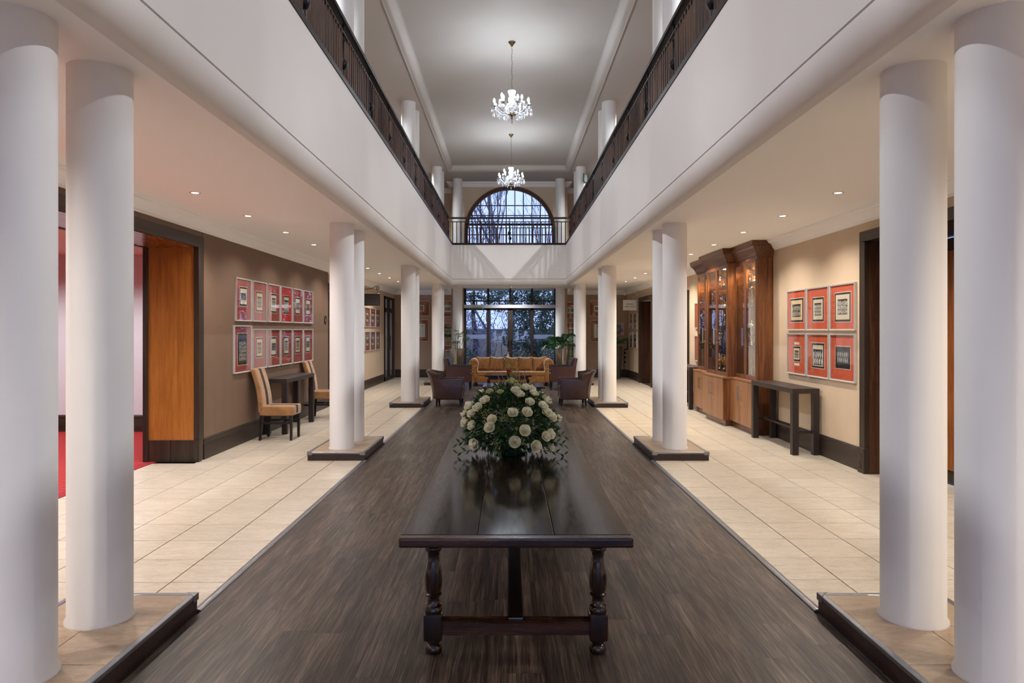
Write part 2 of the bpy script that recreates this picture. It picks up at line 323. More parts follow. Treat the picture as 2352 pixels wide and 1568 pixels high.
# ------------------------------------------------------------------ mesh helpers
class MB:
    def __init__(s): s.v = []; s.f = []
    def add(s, vs, fs):
        o = len(s.v); s.v.extend([tuple(p) for p in vs]); s.f.extend([tuple(i+o for i in f) for f in fs]); return s
    def box(s, x0, x1, y0, y1, z0, z1):
        return s.add([(x0,y0,z0),(x1,y0,z0),(x1,y1,z0),(x0,y1,z0),(x0,y0,z1),(x1,y0,z1),(x1,y1,z1),(x0,y1,z1)],
                     [(0,3,2,1),(4,5,6,7),(0,1,5,4),(1,2,6,5),(2,3,7,6),(3,0,4,7)])
    def cbox(s, c, d):
        return s.box(c[0]-d[0]/2, c[0]+d[0]/2, c[1]-d[1]/2, c[1]+d[1]/2, c[2]-d[2]/2, c[2]+d[2]/2)
    def taper(s, c0, d0, c1, d1):
        """four sided post from centre c0 (size d0) to centre c1 (size d1)"""
        vs = []
        for c, d in ((c0, d0), (c1, d1)):
            for sx, sy in ((-1,-1),(1,-1),(1,1),(-1,1)): vs.append((c[0]+sx*d[0]/2, c[1]+sy*d[1]/2, c[2]))
        return s.add(vs, [(0,3,2,1),(4,5,6,7),(0,1,5,4),(1,2,6,5),(2,3,7,6),(3,0,4,7)])
    def lathe(s, prof, cx=0, cy=0, n=20, cap=True):
        vs = []; fs = []
        for r, z in prof:
            for i in range(n):
                a = 2*PI*i/n; vs.append((cx+r*math.cos(a), cy+r*math.sin(a), z))
        m = len(prof)
        for j in range(m-1):
            for i in range(n):
                k = (i+1) % n; fs.append((j*n+i, j*n+k, (j+1)*n+k, (j+1)*n+i))
        if cap:
            fs.append(tuple(range(n-1, -1, -1))); fs.append(tuple((m-1)*n+i for i in range(n)))
        return s.add(vs, fs)
    def tube(s, pts, r, n=7, cap=True, closed=False):
        P = [Vector(p) for p in pts]; m = len(P); vs = []; fs = []
        R = r if isinstance(r, (list, tuple)) else [r]*m
        up = Vector((0, 0, 1))
        prev = None
        for i in range(m):
            if closed: d = P[(i+1) % m]-P[i-1]
            else: d = P[min(i+1, m-1)]-P[max(i-1, 0)]
            d.normalize()
            if prev is None:
                a = d.cross(up if abs(d.z) < 0.9 else Vector((1, 0, 0))); a.normalize()
            else:
                a = prev-d*prev.dot(d)
                if a.length < 1e-5: a = d.cross(up)
                a.normalize()
            prev = a; b = d.cross(a)
            for k in range(n):
                t_ = 2*PI*k/n; q = P[i]+(a*math.cos(t_)+b*math.sin(t_))*R[i]; vs.append(tuple(q))
        for j in range(m if closed else m-1):
            jj = (j+1) % m
            for k in range(n):
                k2 = (k+1) % n; fs.append((j*n+k, j*n+k2, jj*n+k2, jj*n+k))
        if cap and not closed:
            fs.append(tuple(range(n-1, -1, -1))); fs.append(tuple((m-1)*n+k for k in range(n)))
        return s.add(vs, fs)
    def prism(s, poly, axis, a0, a1):
        """poly: list of 2d points; axis x:(y,z)  y:(x,z)  z:(x,y)"""
        def mk(p, a): return {'x': (a, p[0], p[1]), 'y': (p[0], a, p[1]), 'z': (p[0], p[1], a)}[axis]
        n = len(poly); vs = [mk(p, a0) for p in poly]+[mk(p, a1) for p in poly]
        fs = [tuple(range(n)), tuple(range(2*n-1, n-1, -1))]
        for i in range(n):
            k = (i+1) % n; fs.append((i, k, n+k, n+i))
        return s.add(vs, fs)
    def sphere(s, c, r, nu=12, nv=8):
        rr = r if isinstance(r, (list, tuple)) else (r, r, r); vs = [(c[0], c[1], c[2]-rr[2])]; fs = []
        for j in range(1, nv):
            ph = -PI/2+PI*j/nv
            for i in range(nu):
                a = 2*PI*i/nu; vs.append((c[0]+rr[0]*math.cos(ph)*math.cos(a), c[1]+rr[1]*math.cos(ph)*math.sin(a), c[2]+rr[2]*math.sin(ph)))
        vs.append((c[0], c[1], c[2]+rr[2])); L = len(vs)-1
        for i in range(nu):
            k = (i+1) % nu; fs.append((0, 1+k, 1+i)); fs.append((L, 1+(nv-2)*nu+i, 1+(nv-2)*nu+k))
        for j in range(nv-2):
            for i in range(nu):
                k = (i+1) % nu; fs.append((1+j*nu+i, 1+j*nu+k, 1+(j+1)*nu+k, 1+(j+1)*nu+i))
        return s.add(vs, fs)
    def torus(s, c, R, r, nu=24, nv=8, axis='z'):
        pts = []
        for i in range(nu):
            a = 2*PI*i/nu; x, y = R*math.cos(a), R*math.sin(a)
            pts.append({'z': (c[0]+x, c[1]+y, c[2]), 'y': (c[0]+x, c[1], c[2]+y), 'x': (c[0], c[1]+x, c[2]+y)}[axis])
        return s.tube(pts, r, nv, closed=True)
    def sweep(s, path, prof, side=1, closed_prof=True):
        """path: 2d points (x,y); prof: (offset, z); offset goes to the left of the path when side=1"""
        n = len(path); m = len(prof); P = [Vector(p) for p in path]; vs = []; fs = []
        for i in range(n):
            ns = []
            if i > 0: d = (P[i]-P[i-1]).normalized(); ns.append(Vector((-d.y, d.x))*side)
            if i < n-1: d = (P[i+1]-P[i]).normalized(); ns.append(Vector((-d.y, d.x))*side)
            if len(ns) == 2:
                b = ns[0]+ns[1]; mm = b*(2.0/b.length_squared)
            else: mm = ns[0]
            for o, z in prof: vs.append((P[i].x+mm.x*o, P[i].y+mm.y*o, z))
        for i in range(n-1):
            for j in range(m if closed_prof else m-1):
                k = (j+1) % m; fs.append((i*m+j, i*m+k, (i+1)*m+k, (i+1)*m+j))
        if closed_prof:
            fs.append(tuple(range(m-1, -1, -1))); fs.append(tuple((n-1)*m+j for j in range(m)))
        return s.add(vs, fs)
    def grid(s, fn, nu, nv, closed_u=False):
        vs = [fn(i/(nu if closed_u else nu-1), j/(nv-1)) for j in range(nv) for i in range(nu)]; fs = []
        for j in range(nv-1):
            for i in range(nu if closed_u else nu-1):
                k = (i+1) % nu; fs.append((j*nu+i, j*nu+k, (j+1)*nu+k, (j+1)*nu+i))
        return s.add(vs, fs)
    def xf(s, M):
        s.v = [tuple(M @ Vector(p)) for p in s.v]; return s
    def mesh(s, name, mat, bevel=0, seg=2, smooth=35, recalc=True, origin=None):
        if bevel and bevel <= 0.012 and smooth == 35: smooth = 0
        if origin is not None:
            o = origin; s.v = [(p[0]-o[0], p[1]-o[1], p[2]-o[2]) for p in s.v]
        me = bpy.data.meshes.new(name); me.from_pydata(s.v, [], s.f); me.update()
        if recalc or bevel:
            bm = bmesh.new(); bm.from_mesh(me)
            if recalc: bmesh.ops.recalc_face_normals(bm, faces=bm.faces)
            if bevel:
                es = [e for e in bm.edges if len(e.link_faces) == 2 and e.calc_face_angle(0) > 0.5]
                bmesh.ops.bevel(bm, geom=es, offset=bevel, segments=seg, profile=0.6, affect='EDGES', clamp_overlap=True)
            bm.to_mesh(me); bm.free()
        if smooth:
            me.polygons.foreach_set('use_smooth', [True]*len(me.polygons))
            try: me.set_sharp_from_angle(angle=math.radians(smooth))
            except Exception: pass
        me.materials.append(MATS[mat]); return me
    def build(s, name, mat, parent=None, world=False, **kw):
        if world and parent is not None: kw['origin'] = parent.location
        return link(name, s.mesh(name, mat, **kw), parent)

def link(name, me, parent=None, loc=None, rot=None):
    o = bpy.data.objects.new(name, me); COL.objects.link(o)
    if parent is not None: o.parent = parent
    if loc is not None: o.location = loc
    if rot is not None: o.rotation_euler = rot
    return o
def tag(o, label=None, cat=None, group=None, kind=None):
    if label: o['label'] = label
    if cat: o['category'] = cat
    if group: o['group'] = group
    if kind: o['kind'] = kind
    return o
def thing(name, label, cat, loc=(0,0,0), rz=0, group=None):
    o = bpy.data.objects.new(name, None); COL.objects.link(o); o.empty_display_size = 0.1
    o.location = loc; o.rotation_euler = (0, 0, rz); return tag(o, label, cat, group)
def struct(name, mb, mat, label=None, **kw):
    o = mb.build(name, mat, **kw); o['kind'] = 'structure'
    if label: o['label'] = label
    return o
def sroot(name, label, loc=(0,0,0)):
    o = bpy.data.objects.new(name, None); COL.objects.link(o); o.location = loc; o['kind'] = 'structure'; o['label'] = label; return o
def copy_tree(o, parent=None):
    c = o.copy(); COL.objects.link(c); c.parent = parent
    for ch in list(o.children): copy_tree(ch, c)
    return c
def B(x0, x1, y0, y1, z0, z1): return MB().box(x0, x1, y0, y1, z0, z1)
TRIM_N = [0]
def trim_name():
    TRIM_N[0] += 1; return 'trim_%d' % TRIM_N[0]
# ------------------------------------------------------------------ main dimensions (metres, camera looks along +Y)
XL, XR = -3.98, 4.20            # aisle walls
XLF = -4.10                     # aisle wall beyond the dark doorway
YB, YG, YF, YN = 21.55, 23.3, 24.4, -4.0   # bridge front, glass bay, far wall, wall behind the camera
ZC, ZU, ZT, ZT2 = 3.10, 4.30, 6.72, 6.87
FX0, FX1 = -1.80, 1.78          # balcony faces
PL = [3.42, 9.45, 15.45, 21.45] # centres of the column pairs
CXL, CXR = -2.24, 2.21

# ------------------------------------------------------------------ floor: slab, tiles, planks
floor = struct('floor', B(-5.0, 5.0, YN, YF+0.1, -0.25, -0.012), 'grout', 'cream stone tiled aisles beside a dark plank floor')
_tc = {}
def tile_piece(x0, x1, y0, y1, parent, z=0.0, name='floor_tile', mat='travertine', gap=0.004, th=0.012, bev=0.0015):
    k = (round(x1-x0, 3), round(y1-y0, 3), name)
    if k not in _tc:
        w, d = k[0]/2-gap, k[1]/2-gap
        _tc[k] = B(-w, w, -d, d, -th, 0).mesh(name, mat, bevel=bev, seg=1, smooth=0)
    return link(name, _tc[k], parent, ((x0+x1)/2, (y0+y1)/2, z))
def under_plinth(x0, x1, y0, y1):
    for c in PL:
        for a, b in ((-2.6, -1.87), (1.85, 2.57)):
            if x0 >= a-0.02 and x1 <= b+0.02 and y0 >= c-0.68 and y1 <= c+0.68: return True
    return False
TXL = [-4.5, -4.06, -3.61, -3.16, -2.71, -2.26, -1.885]
TXR = [1.865, 2.227, 2.677, 3.127, 3.577, 4.027, 4.2]
far_t = MB()
for TX, y_off, wall in ((TXL, 4.55, 'l'), (TXR, 4.60, 'r')):
    ks = range(-19, 45)
    for k in ks:
        y0 = y_off+0.45*k; y1 = y0+0.45
        if y1 > YF: y1 = YF
        if y0 < YN or y0 >= YF: continue
        for i in range(len(TX)-1):
            x0, x1 = TX[i], TX[i+1]
            if wall == 'l':
                lim = -4.5 if y1 < 8.80 else (XL if y0 < 14.9 else XLF-0.3)
                if x1 <= lim: continue
                x0 = max(x0, lim) if y0 < 14.9 else x0
                if i == 0 and y0 >= 14.9: x0 = XLF-0.25
                if i == 0 and y0 < 14.9 and y1 >= 8.8: continue
            if wall == 'r' and i == 5 and y0 < 8.0: x1 = 4.8
            if under_plinth(x0, x1, y0, y1): continue
            if 1.8 < y0 < 11.6: tile_piece(x0, x1, y0, y1, floor)
            else: far_t.box(x0+0.004, x1-0.004, y0+0.004, y1-0.004, -0.012, 0.0)
o = far_t.build('far_tiles', 'travertine', floor, smooth=0); o['kind'] = 'stuff'
# planks
B(-1.85, 1.83, YN, YF, -0.0119, -0.009).build('underlay', 'underlay', floor, smooth=0)
far_p = MB(); pw = 3.66/20
rs = random.Random(3)
for c in range(20):
    x0 = -1.845+c*pw; y = YN-rs.random()*1.2
    while y < YG:
        y1 = min(y+1.22, YG); ya = max(y, YN)
        if y1-ya > 0.02:
            if y > 1.2 and y < 13.6: tile_piece(x0, x0+pw, ya, y1, floor, 0.0, 'floor_plank', 'plank_wood', 0.0003, 0.009, 0.0)
            else: far_p.box(x0+0.0003, x0+pw-0.0003, ya+0.0003, y1-0.0003, -0.009, 0.0)
        y += 1.22
o = far_p.build('far_planks', 'plank_wood', floor, smooth=0); o['kind'] = 'stuff'
B(-1.6, 1.65, YG-0.02, YF, -0.012, 0).build('threshold', 'travertine', floor, smooth=0)

# metal edging strips between plinths
ends = [YN]+sum([[c-0.66, c+0.66] for c in PL], [])+[YG]
for sx, side in ((-1.867, 'cream tiles and the suede chairs'), (1.847, 'cream tiles and the trophy cabinet aisle')):
    for i in range(0, len(ends), 2):
        a, b = ends[i], ends[i+1]
        mb = MB().prism([(sx-0.028, -0.004), (sx+0.028, -0.004), (sx+0.024, 0.006), (sx+0.008, 0.012), (sx-0.008, 0.012), (sx-0.024, 0.006)], 'y', a, b)
        struct(trim_name(), mb, 'steel_trim', 'metal floor strip between the planks and the '+side)

# ------------------------------------------------------------------ aisle walls
# side opening on the wall with the suede chairs: Y 2.0 .. 8.72
OP0, OP1, OPZ = 2.0, 8.72, 2.75
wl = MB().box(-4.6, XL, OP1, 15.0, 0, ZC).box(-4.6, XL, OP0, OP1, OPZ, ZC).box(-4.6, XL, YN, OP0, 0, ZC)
wall_left = struct('wall_left', wl, 'wall_tan_dimmed', 'wall in dimmed tan hung with two rows of framed team pictures', smooth=0)
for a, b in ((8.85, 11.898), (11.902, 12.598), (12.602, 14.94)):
    B(XL, XL+0.008, a, b, 0.2, ZC-0.02).build('wall_panel', 'wall_tan_dimmed', wall_left, bevel=0.002, seg=1, smooth=0)
wlf = MB().box(-4.7, XLF, 16.7, 22.3, 0, ZC).box(-4.7, XLF, 15.0, 16.7, 2.6, ZC).box(-4.7, XLF, 22.3, YF-0.15, 2.8, ZC).box(-4.7, XLF, YF-0.15, YF, 0, ZC)
struct('wall_left_far', wlf, 'wall_cream', 'cream wall between the dark doorway and the glazed corner door', smooth=0)
wr = MB()
def seg(y0, y1, z0=0, z1=ZC): wr.box(XR, 4.9, y0, y1, z0, z1)
seg(YN, 3.6); seg(3.6, 8.0, 2.72); seg(8.0, 16.05); seg(16.05, 17.7, 2.5); seg(17.7, 20.05); seg(20.05, 21.85, 2.6); seg(21.85, YF)
wall_right = struct('wall_right', wr, 'wall_cream', 'cream wall behind the tall trophy cabinet', smooth=0)
# far wall beside the glass bay
wb = MB().box(-4.1, -1.98, YF, YF+0.2, 0, ZC).box(1.98, XR, YF, YF+0.2, 0, ZC)
wall_back = struct('wall_back', wb, 'wall_mid', 'taupe wall with framed pictures beside the glass doors', smooth=0)
for a, b in ((-4.09, -3.253), (-3.247, -2.0), (2.0, 3.1), (3.104, 4.19)):
    B(a, b, YF-0.006, YF, 0.2, ZC-0.02).build('wall_panel', 'wall_mid', wall_back, bevel=0.002, seg=1, smooth=0)
bay = MB().box(-1.98, -1.56, YG, YG+0.15, 0, ZC).box(1.61, 1.98, YG, YG+0.15, 0, ZC)
bay.box(-1.98, -1.83, YG+0.15, YF+0.2, 0, ZC).box(1.83, 1.98, YG+0.15, YF+0.2, 0, ZC)
struct('wall_bay', bay, 'wall_mid', 'taupe wall returns beside the garden glass doors', smooth=0)
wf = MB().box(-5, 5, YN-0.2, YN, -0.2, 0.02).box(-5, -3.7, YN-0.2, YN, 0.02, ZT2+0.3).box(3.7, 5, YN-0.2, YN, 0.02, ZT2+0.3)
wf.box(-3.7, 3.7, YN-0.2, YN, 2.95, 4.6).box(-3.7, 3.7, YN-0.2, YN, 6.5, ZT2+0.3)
struct('wall_front', wf, 'wall_tan_dimmed', 'entrance wall with tall glazing', smooth=0)
for wi, (z0, z1) in enumerate(((0.02, 2.95), (4.6, 6.5))):  # the upper screen is unseen, added for extra daylight from behind
    w = sroot('window_%d' % (3+wi), 'glazed entrance screen' if wi == 0 else 'unseen upper glazing over the entrance, added for more daylight')
    for k in range(7):
        x = -3.7+7.4*k/6; B(x-0.04, x+0.04, YN-0.14, YN-0.06, z0, z1).build('mullion', 'frame_bronze', w, smooth=0)
        if k < 6: B(x+0.04, x+7.4/6-0.04, YN-0.105, YN-0.099, z0+0.06, z1-0.06).build('pane', 'window_glass', w, smooth=0)
    for z in (z0, z1-0.06): B(-3.7, 3.7, YN-0.14, YN-0.06, z, z+0.06).build('frame_rail', 'frame_bronze', w, smooth=0)
struct('ground_bounce', B(-30, 30, -45, YN-0.2, -0.3, -0.02), 'paving', 'unseen pale paving before the entrance, added to bounce skylight')  # unseen pale ground, added to throw skylight onto the ceilings

# side room with red carpet
sr = sroot('wall_side_room', 'pale walls of the carpeted side room')
MB().box(-12, -4.6, 11.3, 11.5, 0, 3.0).build('back_panel', 'side_room_paint', sr, smooth=0)
MB().box(-12.2, -12, -3, 11.5, 0, 3.0).build('side_panel', 'side_room_paint', sr, smooth=0)
MB().box(-12, -4.6, -3.2, -3, 0, 3.0).build('end_panel', 'side_room_paint', sr, smooth=0)
struct('ceiling_side_room', B(-12.2, -4.6, -3.2, 11.5, 2.92, 3.15), 'side_room_ceiling', 'peach ceiling of the carpeted side room')
B0 = [(0, 0), (0.022, 0), (0.022, 0.17), (0.016, 0.19), (0.016, 0.225), (0.022, 0.235), (0.018, 0.262), (0.008, 0.28), (0, 0.28)]
def base(name, path, side, mat='dark_trim_y', label=None, h=1.0):
    return struct(name, MB().sweep(path, [(o_, z*h) for o_, z in B0], side), mat, label, smooth=20)
base('baseboard_side_room', [(-12, 11.3), (-4.65, 11.3)], -1, 'dark_trim_x', 'dark skirting in the carpeted side room')
cp = sroot('floor_side_room', 'red patterned carpet in the side room')
B(-12, -4.62, -3, 11.3, -0.2, 0.004).build('carpet', 'red_carpet', cp, smooth=0)
B(-4.62, -4.5, OP0, OP1+0.02, -0.2, 0.005).build('carpet_border', 'carpet_border', cp, smooth=0)

# timber lining of the side opening
tr = sroot(trim_name(), 'timber lined opening to the red carpeted room')
B(-4.63, XL+0.0, OP1-0.02, OP1+0.03, 0.28, OPZ).build('jamb_panel', 'jamb_wood', tr, smooth=0)
B(-4.63, XL+0.0, OP0-0.03, OP0+0.02, 0.28, OPZ).build('jamb_panel', 'jamb_wood', tr, smooth=0)
B(-4.63, XL+0.0, OP0, OP1, OPZ-0.02, OPZ+0.03).build('head_panel', 'jamb_wood_y', tr, smooth=0)
for y in (OP1-0.03, OP0-0.05):
    B(-4.66, -4.32, y, y+0.08, 0, 0.28).build('plinth_block', 'dark_trim', tr, bevel=0.003, seg=1)
    B(-4.315, XL+0.03, y, y+0.08, 0, 0.28).build('plinth_block', 'dark_trim', tr, bevel=0.003, seg=1)
B(XL-0.04, XL+0.03, OP1-0.03, OP1+0.11, 0.28, OPZ+0.13).build('architrave', 'dark_trim', tr, bevel=0.004, seg=1)
B(XL-0.04, XL+0.03, OP0-0.11, OP0+0.03, 0.28, OPZ+0.13).build('architrave', 'dark_trim', tr, bevel=0.004, seg=1)
B(XL-0.04, XL+0.032, OP0-0.11, OP1+0.112, OPZ-0.01, OPZ+0.132).build('architrave', 'dark_trim_y', tr, bevel=0.004, seg=1)
B(-4.66, -4.60, OP1-0.05, OP1+0.06, 0, OPZ+0.05).build('architrave', 'dark_trim', tr, bevel=0.004, seg=1)
B(-4.66, -4.60, OP0, OP1, OPZ-0.03, OPZ+0.08).build('architrave', 'dark_trim_y', tr, bevel=0.004, seg=1)

base('baseboard_left', [(XL, 8.86), (XL, 14.9)], -1, label='tall dark skirting below the two rows of team pictures')
base('baseboard_left_far', [(XLF, 16.75), (XLF, 22.2)], -1, label='tall dark skirting before the glazed corner door', h=0.9)
base('baseboard_right', [(XR, 8.14), (XR, 15.92)], 1, label='tall dark skirting under the coral picture frames')
base('baseboard_right_mid', [(XR, 17.85), (XR, 19.95)], 1, label='tall dark skirting between the two timber doorways')
base('baseboard_right_far', [(XR, 22.0), (XR, YF)], 1, label='tall dark skirting beside the wrought iron stand')
base('baseboard_back_left', [(-4.08, YF), (-2.0, YF)], -1, 'dark_trim_x', 'dark skirting by the glazed corner door')
base('baseboard_back_right', [(2.0, YF), (XR-0.02, YF)], -1, 'dark_trim_x', 'dark skirting behind the dull grey planter')

# cornices
CO = [(0, 2.945), (0.012, 2.945), (0.02, 2.965), (0.035, 2.97), (0.06, 3.0), (0.10, 3.045), (0.13, 3.055), (0.135, 3.075), (0.15, 3.08), (0.155, ZC+0.01), (0, ZC+0.01)]
def cornice(path, side, label, prof=CO, mat='ceiling_paint'):
    return struct(trim_name(), MB().sweep(path, prof, side), mat, label, smooth=25)
cornice([(XL, YN), (XL, 14.99)], -1, 'white ceiling cornice above the team pictures')
cornice([(XLF, 15.0), (XLF, YF), (-1.98, YF), (-1.98, YG)], -1, 'white ceiling cornice near the glazed corner door')
cornice([(XR, YN), (XR, YF), (1.98, YF), (1.98, YG)], 1, 'white ceiling cornice above the trophy cabinet')

# ------------------------------------------------------------------ doors
def frame_y(parent, x, y0, y1, ztop, w=0.12, depth=0.05, s=-1, mat='dark_trim'):
    """architrave around an opening in a wall parallel to Y; s = direction into the room"""
    a, b = (x-depth, x+0.02) if s < 0 else (x-0.02, x+depth)
    for (p, q) in ((y0-w, y0), (y1, y1+w)):
        B(a, b, p, q, 0.30, ztop).build('architrave', mat, parent, bevel=0.004, seg=1)
        e = 0.015*s
        pb = B(min(a, a+e), max(b, b+e), p-0.012, q+0.012, 0, 0.30).build('plinth_block', mat, parent, bevel=0.004, seg=1)
        if s < 0:
            fl = MB()
            for i in range(3): fl.box(a-0.019, a-0.008, p+0.03+i*0.026, p+0.042+i*0.026, 0.05, 0.25)
            fl.build('flute', 'table_edge_wood', pb)
    B(a, b+0.001, y0-w, y1+w, ztop, ztop+w).build('architrave', 'dark_trim_y', parent, bevel=0.004, seg=1)
d = sroot('door_1', 'deep dark timber doorway beside the coral picture frames')
frame_y(d, XR, 3.6, 7.98, 2.72)
B(XR, 4.86, 7.96, 8.03, 0, 2.72).build('jamb_panel', 'rail_wood', d, smooth=0)
B(XR, 4.86, 3.57, 3.62, 0, 2.72).build('jamb_panel', 'rail_wood', d, smooth=0)
B(XR, 4.86, 3.6, 7.98, 2.70, 2.75).build('head_panel', 'rail_wood_y', d, smooth=0)
for k, (a, b) in enumerate(((3.64, 5.78), (5.79, 7.94))):
    lf = B(4.78, 4.83, a, b, 0.02, 2.68).build('door_leaf', 'dark_trim', d, bevel=0.004, seg=1)
    B(4.765, 4.785, a+0.14, b-0.14, 0.16, 2.54).build('panel', 'door_wood', lf, bevel=0.006, seg=1)
    yy = b-0.08 if k == 0 else a+0.08
    MB().tube([(4.73, yy, 0.9), (4.73, yy, 1.5)], 0.013).build('handle', 'chrome', lf)
d = sroot('door_2', 'dark framed doorway past the trophy cabinet')
frame_y(d, XR, 16.05, 17.7, 2.5)
lf = B(XR+0.14, XR+0.19, 16.05, 17.7, 0.0, 2.5).build('door_leaf', 'door_wood', d, smooth=0)
B(XR+0.12, XR+0.14, 16.2, 17.55, 0.25, 2.3).build('panel', 'jamb_wood', lf, bevel=0.006, seg=1)
d = sroot('door_3', 'timber doorway with a long pull handle under the white hanging sign')
frame_y(d, XR, 20.05, 21.85, 2.6, s=-1)
B(XR, XR+0.6, 21.83, 21.87, 0, 2.6).build('jamb_panel', 'rail_wood', d, smooth=0)
lf = B(XR+0.30, XR+0.35, 20.07, 21.83, 0.0, 2.58).build('door_leaf', 'door_wood', d, smooth=0)
MB().tube([(XR+0.25, 20.5, 0.7), (XR+0.25, 20.5, 2.2)], 0.02).build('handle', 'chrome', lf)
d = sroot('door_4', 'dark doorway past the round plaque')
frame_y(d, XLF, 15.05, 16.65, 2.6, s=1)
B(XLF-0.2, XLF+0.13, 14.99, 15.03, 0, 2.72).build('jamb_panel', 'dark_trim', d, smooth=0)
lf = B(XLF-0.22, XLF-0.17, 15.05, 16.65, 0, 2.6).build('door_leaf', 'dark_trim', d, smooth=0)
B(XLF-0.17, XLF-0.15, 15.2, 16.5, 0.25, 2.4).build('panel', 'dark_trim', lf, bevel=0.006, seg=1)
# glazed corner door
d = sroot('door_5', 'black framed glazed door in the far corner')
GY0, GY1 = 22.35, 24.2
fr = MB()
for y in (GY0, 23.22, GY1-0.07): fr.box(XLF-0.06, XLF+0.03, y, y+0.07, 0, 2.8)
fr.box(XLF-0.06, XLF+0.03, GY0, GY1, 2.72, 2.8).box(XLF-0.06, XLF+0.03, GY0, GY1, 2.28, 2.42).box(XLF-0.06, XLF+0.03, GY0, GY1, 0, 0.12)
fr.build('door_frame', 'frame_bronze', d, bevel=0.004, seg=1)
for a, b in ((GY0+0.07, 23.22), (23.29, GY1-0.07)):
    for z0, z1 in ((0.12, 2.28), (2.42, 2.72)):
        B(XLF-0.02, XLF-0.012, a, b, z0, z1).build('pane', 'window_glass', d, smooth=0)
MB().tube([(XLF+0.06, 23.2, 1.0), (XLF+0.06, 23.2, 1.5)], 0.012).build('handle', 'iron', d)
# short glazed lobby beyond that door
struct('wall_porch', MB().box(-6.2, -6.0, 21.5, 25, 0, 2.95).box(-6.2, -4.7, 21.4, 21.5, 0, 2.95).box(-6.2, -4.7, 21.4, 25, 2.9, 3.1), 'side_room_paint', 'pale wall seen through the glazed corner door')

# ------------------------------------------------------------------ ceilings, balconies
def slab(name, x0, x1, y0, y1, label):
    return struct(name, B(x0, x1, y0, y1, ZC, ZU), 'ceiling_paint', label, smooth=0)
struct('floor_gallery', MB().box(-4.2, FX0-0.11, YN, YF, ZU-0.01, ZU+0.012).box(FX1+0.11, 4.2, YN, YF, ZU-0.01, ZU+0.012).box(FX0-0.11, FX1+0.11, YB+0.11, YG, ZU-0.01, ZU+0.012), 'gallery_bounce_cut', 'unseen dark gallery floor, added to cut bounced light', smooth=0)  # unseen floor made dark to keep bounced light off the main ceiling
slab('ceiling_left', -4.9, FX0-0.10, YN, YF+0.2, 'low warm ceiling over the aisle with the suede chairs')
slab('ceiling_right', FX1+0.10, 4.9, YN, YF+0.2, 'low warm ceiling over the aisle with the trophy cabinet')
slab('ceiling_bridge', FX0-0.10, FX1+0.10, YB+0.10, YF+0.2, 'low ceiling under the bridge before the glass doors')
ring = [(FX0, YN), (FX0, YB), (FX1, YB), (FX1, YN)]
def fascia(name, a, b, label):
    return struct(name, a, 'white_paint', label, smooth=0)
fascia('wall_balcony_left', B(FX0-0.10, FX0, YN, YB, 3.30, 4.37), None, 'white balcony face above the aisle with the suede chairs')
fascia('wall_balcony_right', B(FX1, FX1+0.10, YN, YB, 3.30, 4.37), None, 'white balcony face above the trophy cabinet aisle')
fascia('wall_balcony_back', B(FX0-0.10, FX1+0.10, YB, YB+0.10, 3.30, 4.37), None, 'white bridge face above the garden glass doors')
# rounded moulding under the balcony faces; offset measured outwards (away from the hall)
prof = [(0.12, 3.32), (0.022, 3.32), (0.022, 3.292), (0.0, 3.285)]
for i in range(9):
    a = PI/2*i/8; prof.append((0.115*(1-math.cos(a)), 3.275-0.185*math.sin(a)))
prof += [(0.135, 3.085), (0.135, 3.11), (0.2, 3.11), (0.2, 3.32)]
struct(trim_name(), MB().sweep(ring, prof, 1), 'white_paint', 'rounded white moulding along the foot of the balcony', smooth=25)

# upper walls and ceilings
struct('wall_upper_left', B(-4.4, -4.2, YN, YF+0.2, ZU, ZT2+0.2), 'wall_tan_dimmed', 'upper gallery wall above the suede chairs')
struct('wall_upper_right', B(4.2, 4.4, YN, YF+0.2, ZU, ZT2+0.2), 'wall_tan_dimmed', 'upper gallery wall above the trophy cabinet')
ub = MB().box(-4.2, -1.98, YF, YF+0.2, ZU, ZT2).box(1.98, 4.2, YF, YF+0.2, ZU, ZT2)
struct('wall_upper_back', ub, 'wall_cream', 'upper gallery wall beside the arched window', smooth=0)
UX0, UX1 = -1.94, 1.91
cu = MB().box(-4.4, UX0, YN, YF+0.2, ZT, ZT+0.3).box(UX1, 4.4, YN, YF+0.2, ZT, ZT+0.3).box(UX0, UX1, YB+0.1, YF+0.2, ZT, ZT+0.3)
struct('ceiling_upper', cu, 'ceiling_paint_dimmed', 'upper ceiling over the galleries, white paint dimmed in colour', smooth=0)
struct('ceiling', B(UX0-0.1, UX1+0.1, YN, YB+0.2, ZT2, ZT2+0.15), 'ceiling_paint_dimmed', 'main ceiling with the chandeliers, white paint dimmed in colour', smooth=0)
prof = [(-0.02, ZT-0.012), (-0.015, ZT-0.02), (0.0, ZT-0.02)]
for i in range(9):
    a = PI/2*i/8; prof.append((0.005+0.145*math.sin(a), ZT-0.015+0.145*(1-math.cos(a))))
prof += [(0.165, ZT2-0.015), (0.17, ZT2+0.01), (-0.02, ZT2+0.01)]
struct(trim_name(), MB().sweep([(UX0, YN), (UX0, YB+0.1), (UX1, YB+0.1), (UX1, YN)], prof, -1), 'ceiling_paint_dimmed', 'rounded moulding around the main chandelier ceiling', smooth=25)
CU = [(o_, z-ZC+ZT) for o_, z in CO]
cornice([(-4.2, YN), (-4.2, YF), (-1.98, YF), (-1.98, YG), (1.98, YG), (1.98, YF), (4.2, YF), (4.2, YN)], -1, 'white cornice around the upper gallery', CU)

